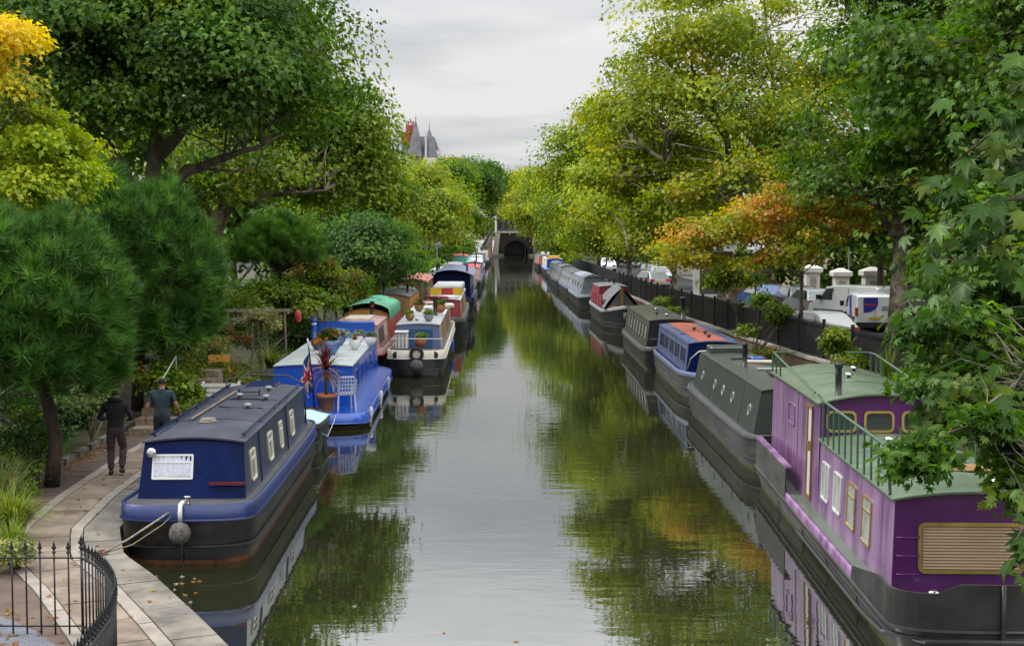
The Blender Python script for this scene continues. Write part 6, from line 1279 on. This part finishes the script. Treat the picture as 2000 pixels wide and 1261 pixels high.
for i, (x, y, m_, lab) in enumerate(((-3.4,61.5,'white','white box lid on the cluttered roof'),(-3.0,63.5,'cream','cream crate on the cluttered roof behind the funnel'),(-3.7,65.2,'pink','pinkish folded cloth on the cluttered roof'),(-3.2,71.2,'white','white board lying before the red and yellow banner'),(-3.75,70.8,'maroon','maroon box at the front of the banner boat roof'))):
    k = MB(); k.mat(M[m_]); k.box(-.4,.4,-.5,.5,0,.14); k.mat(M['dgrey']); k.box(-.3,-.1,-.53,-.5,.03,.1); o = bevel(k.build('roof_box', None, (x,y,1.82), rot=(0,0,R(8*i))), .02); tag(o, lab, 'box')
# garden things
hr = thing('step_handrail', (-8.4,33.6,.6), 'thin pale metal handrail beside the garden steps', 'handrail')
k = MB(); k.mat(M['lgrey']); k.tube([(0,.6,.2),(0,.6,1.0),(.1,1.7,1.5),(.1,1.7,.9)],.016,6); k.build('rail', hr)
stp = thing('garden_steps', (-8.1,33.9,.35), 'worn timber-edged steps climbing from the path into the garden', 'steps')
for i in range(7):
    k = MB(); k.mat(M['slab']); k.box(-1.0,.35,i*.62,i*.62+.66,-.3,.14+i*.17); k.build('step', stp)
    k = MB(); k.mat(M['pwood']); k.box(-1.02,.37,i*.62-.05,i*.62-.002,-.3,.145+i*.17); k.build('riser', stp)
pg = thing('pergola', (-8.1,44.6,1.0), 'rough timber pergola with thin poles draped in climbers', 'pergola')
for x, y in ((-.75,0),(0,.1),(.45,0),(.95,.4)):
    k = MB(); k.mat(M['pwood' if x else 'lgrey']); k.tube([(x+rg.normal()*.05,y,-.2),(x,y,1.75)],.035,6); k.build('post', pg)
for z, y in ((1.72,-.02),(1.66,.4)):
    k = MB(); k.mat(M['pwood']); k.bar((-1.1,y,z),(1.2,y,z+.02),.05,.06); k.build('beam', pg)
k = MB(); k.mat(M['pwood']); k.tube([(-.05,-.3,-.3),(.2,0,1.6)],.022,5); k.tube([(.35,-.3,-.3),(.25,0,1.6)],.022,5); k.build('prop', pg)
ln = thing('red_lantern', (-6.95,46.5,2.22), 'small red paper lantern hanging at the garden edge', 'lantern')
k = MB(); k.mat(M['red']); k.lathe([(.03,0),(.10,.06),(.12,.2),(.09,.34),(.03,.4)], n=10); k.build('shade', ln, smooth=True)
k = MB(); k.mat(M['iron']); k.tube([(0,0,.4),(0,0,1.0),(-.5,0,1.1)],.008,4); k.build('hanging_cord', ln)
oc = thing('garden_chair', (-8.1,39.6,.95), 'orange painted garden chair among the border plants', 'chair', R(20))
k = MB(); k.mat(M['ochre']); k.box(-.3,.3,-.2,.2,.36,.4); k.build('seat', oc)
for x in (-.27,.27):
    for y in (-.17,.17): k = MB(); k.mat(M['ochre']); k.box(x-.025,x+.025,y-.025,y+.025,-.25,.4 if y < 0 else .8); k.build('leg', oc)
k = MB(); k.mat(M['ochre']); k.box(-.3,.3,.15,.19,.6,.8); k.build('backrest', oc)
bn = thing('white_bench', (-7.35,36.0,.55), 'white slatted bench end showing over the navy boat roof', 'bench')
for i in range(4): k = MB(); k.mat(M['white']); k.box(-.5,.5,0,.03,.32+i*.13,.41+i*.13); k.build('slat', bn)
for x in (-.45,.45): k = MB(); k.mat(M['white']); k.box(x-.03,x+.03,.04,.09,-.2,.85); k.build('leg', bn)
bx_ = thing('meter_box', (7.7,37.6,.42), 'white and grey service box on the bank beside the dull green boat', 'service box')
k = MB(); k.mat(M['grey']); k.box(-.3,.3,-.2,.2,0,.95); bevel(k.build('cabinet', bx_), .02); k = MB(); k.mat(M['white']); k.box(-.34,.34,-.24,.24,.95,1.02); k.build('lid', bx_)
sk = thing('white_sack', (7.85,36.2,.42), 'white and red plastic sack on the bank behind the dull green boat', 'sack')
k = MB(); k.mat(M['white']); k.lathe([(.16,0),(.24,.2),(.2,.6),(.24,.9),(.15,1.15),(.04,1.2)], n=9, sy=.7); k.build('sack_body', sk, smooth=True)
k = MB(); k.mat(M['red']); k.lathe([(.1,.0),(.17,.2),(.16,.8),(.1,.95)], (.32,-.05,0), 9); k.build('red_bag', sk, smooth=True)
rk = thing('orange_crates', (7.9,20.2,.42), 'orange plastic crate stack between the purple boat and the bank plants', 'crates')
for i in range(4):
    k = MB(); k.mat(M['ochre']); k.box(-.35,.35,-.5,.5,i*.28,i*.28+.05); k.box(-.35,-.32,-.5,.5,i*.28,i*.28+.24); k.box(-.35,.35,-.5,-.47,i*.28+.14,i*.28+.24); k.box(-.35,.35,-.5,-.47,i*.28+.05,i*.28+.09); k.box(.32,.35,-.5,.5,i*.28,i*.28+.24); k.build('crate', rk)

# ------------------------------------------------------------------ the two men
def skinned(name, J, E, sub=2):
    """one continuous surface grown over a jointed skeleton: J name -> (position, radius)"""
    keys = list(J); me = bpy.data.meshes.new(name); me.from_pydata([J[k_][0] for k_ in keys], [(keys.index(a),keys.index(b)) for a,b in E], [])
    o = bpy.data.objects.new(name, me); col.objects.link(o); m = o.modifiers.new('s','SKIN'); m.use_smooth_shade = True
    sv = me.skin_vertices[0].data
    for i,k_ in enumerate(keys):
        r = J[k_][1]; sv[i].radius = (r,r) if not isinstance(r,tuple) else r; sv[i].use_root = (i == 0)
    o.modifiers.new('d','SUBSURF').levels = sub
    bpy.context.view_layer.update(); dg = bpy.context.evaluated_depsgraph_get(); nm = bpy.data.meshes.new_from_object(o.evaluated_get(dg)); bpy.data.objects.remove(o); nm.name = name
    return nm
def hand(parent, p, d, sg):
    p = Vector(p); d = Vector(d).normalized(); s = Vector((0,1,0)); k = MB(); k.mat(M['skin'])
    k.tube([p-d*.01,p+d*.04,p+d*.085],[.026,.040,.036],8)
    for i in range(4):
        b = p+d*.08+s*(-.030+.02*i); l = (.062,.075,.07,.055)[i]; k.tube([b,b+d*l*.5+Vector((-sg*.008,0,0)),b+d*l*.9+Vector((-sg*.025,0,0))],[.0095,.009,.007],6)
    b = p+d*.03+s*.035; k.tube([b,b+d*.035+s*.022,b+d*.062+s*.02],[.012,.010,.008],6); return k.build('hand', parent, smooth=True)
def person(label, loc, rz, hm, legs, arms, top, bottom, sleeve, hood, headtilt, shoes):
    t = thing('person', loc, label, 'person', R(rz))
    J = {'pel':((0,0,.93),(.165,.125)),'sp1':((0,.01,1.06),(.155,.115)),'sp2':((0,.02,1.22),(.20,.135)),'chest':((0,.015,1.36),(.205,.13)),'neckb':((0,.02,1.47),(.09,.08)),'neck':((0,.035,1.53),.055),'headb':((0,.045+headtilt*.3,1.575),.078),'head':((0,.05+headtilt*.6,1.66),(.082,.098)),'crown':((0,.045+headtilt,1.735),(.062,.076))}
    E = [('pel','sp1'),('sp1','sp2'),('sp2','chest'),('chest','neckb'),('neckb','neck'),('neck','headb'),('headb','head'),('head','crown')]
    for sg, n in ((-1,'l'),(1,'r')):
        kn, an, toe = legs[n]; J['hip'+n] = ((sg*.095,0,.86),.105); J['th'+n] = (tuple((Vector((sg*.095,0,.86))+Vector(kn))/2),.098); J['kn'+n] = (kn,.078); J['ca'+n] = (tuple((Vector(kn)*.6+Vector(an)*.4)),.080); J['an'+n] = (an,.062)
        E += [('pel','hip'+n),('hip'+n,'th'+n),('th'+n,'kn'+n),('kn'+n,'ca'+n),('ca'+n,'an'+n)]
        el, wr = arms[n]; J['sh'+n] = ((sg*.205,.01,1.41),.072); J['ua'+n] = (tuple((Vector((sg*.205,.01,1.41))*.5+Vector(el)*.5)),.060 if hood else .055); J['el'+n] = (el,.054 if hood else .043); J['wr'+n] = (wr,.042 if hood else .030)
        E += [('chest','sh'+n),('sh'+n,'ua'+n),('ua'+n,'el'+n),('el'+n,'wr'+n)]
    me = skinned('body', J, E)
    for m in (top, bottom, 'skin', 'hair'): me.materials.append(M[m])
    vn = [v.normal.copy() for v in me.vertices]
    for v, n_ in zip(me.vertices, vn):
        if v.co.z < 1.5: v.co += n_*(.007*math.sin(v.co.z*46+v.co.x*31)*math.sin(v.co.x*22+v.co.y*35+1)+.006*math.sin(v.co.z*90+v.co.y*20)*(1 if v.co.z < .35 else .4))
    SL = Vector(arms['l'][0]), Vector(arms['l'][1]), Vector(arms['r'][0]), Vector(arms['r'][1])
    for f in me.polygons:
        c = f.center; i = 0
        if c.z < .96 and abs(c.x) < .30 and not (abs(c.x) > .22 and c.z > .75): i = 1
        if c.z > 1.515: i = 2
        if c.z > 1.60 and (c.y < .085+headtilt*.6 or c.z > 1.735): i = 3
        if not sleeve and abs(c.x) > .215 and c.z < 1.235 and c.z > .6: i = 2
        f.material_index = i
    link('body', me, t)
    for sg, n in ((-1,'l'),(1,'r')):
        el, wr = arms[n]; d = Vector(wr)-Vector(el); hand(t, wr, d, sg)
        kn, an, toe = legs[n]; a = Vector(an); tv = Vector(toe)-a; k = MB(); k.mat(M[shoes]); b0 = a+Vector((0,-.05,-.03)); 
        pts = [a+Vector((0,-.07,-.035)), a+Vector((0,0,-.03)), a+(Vector(toe)-a)*.6, Vector(toe)]
        k.tube([tuple(q) for q in pts],[.040,.052,.046,.028],10); k.build('shoe', t, smooth=True)
    for sg in (-1,1):
        k = MB(); k.mat(M['skin']); k.lathe([(.004,-.03),(.014,-.015),(.016,.01),(.010,.03),(.002,.034)], (sg*.083,.045+headtilt*.5,1.655), 7, .6, 1.2); k.build('ear', t, smooth=True)
    k = MB(); k.mat(M['skin']); k.lathe([(.012,-.02),(.017,-.01),(.008,.03)], (0,.15+headtilt*.6,1.645), 6); k.build('nose', t, smooth=True)
    if hood:
        k = MB(); k.mat(M[top]); k.tube([(.11*math.cos(a), .02-.075*math.sin(a), 1.50+.035*math.sin(a)) for a in np.linspace(-.6,3.74,14)],[.03]+[.055]*12+[.03],8); k.build('hood', t, smooth=True)
    t.scale = (hm,)*3; return t
person('man walking away in a black hooded top and loose plum-brown trousers', (-7.88,28.3,.352), 4, .985,
  {'l':((-.11,.06,.50),(-.10,-.02,.085),(-.10,.12,.035)), 'r':((.13,.10,.52),(.12,-.05,.13),(.13,.09,.04))},
  {'l':((-.33,.0,1.14),(-.22,.20,1.12)), 'r':((.33,.0,1.14),(.22,.20,1.10))}, 'hoodie','trouser',True,True,.05,'shoe')
person('man with short dark hair in a teal T-shirt, half hidden behind the navy boat', (-7.42,30.2,.352), 0, 1.0,
  {'l':((-.11,.10,.50),(-.10,.05,.085),(-.10,.19,.035)), 'r':((.11,-.02,.50),(.11,-.22,.12),(.11,-.10,.04))},
  {'l':((-.30,-.03,1.13),(-.36,.05,.90)), 'r':((.30,.04,1.13),(.34,.20,.94))}, 'tee','jeans',False,False,.0,'shoe')
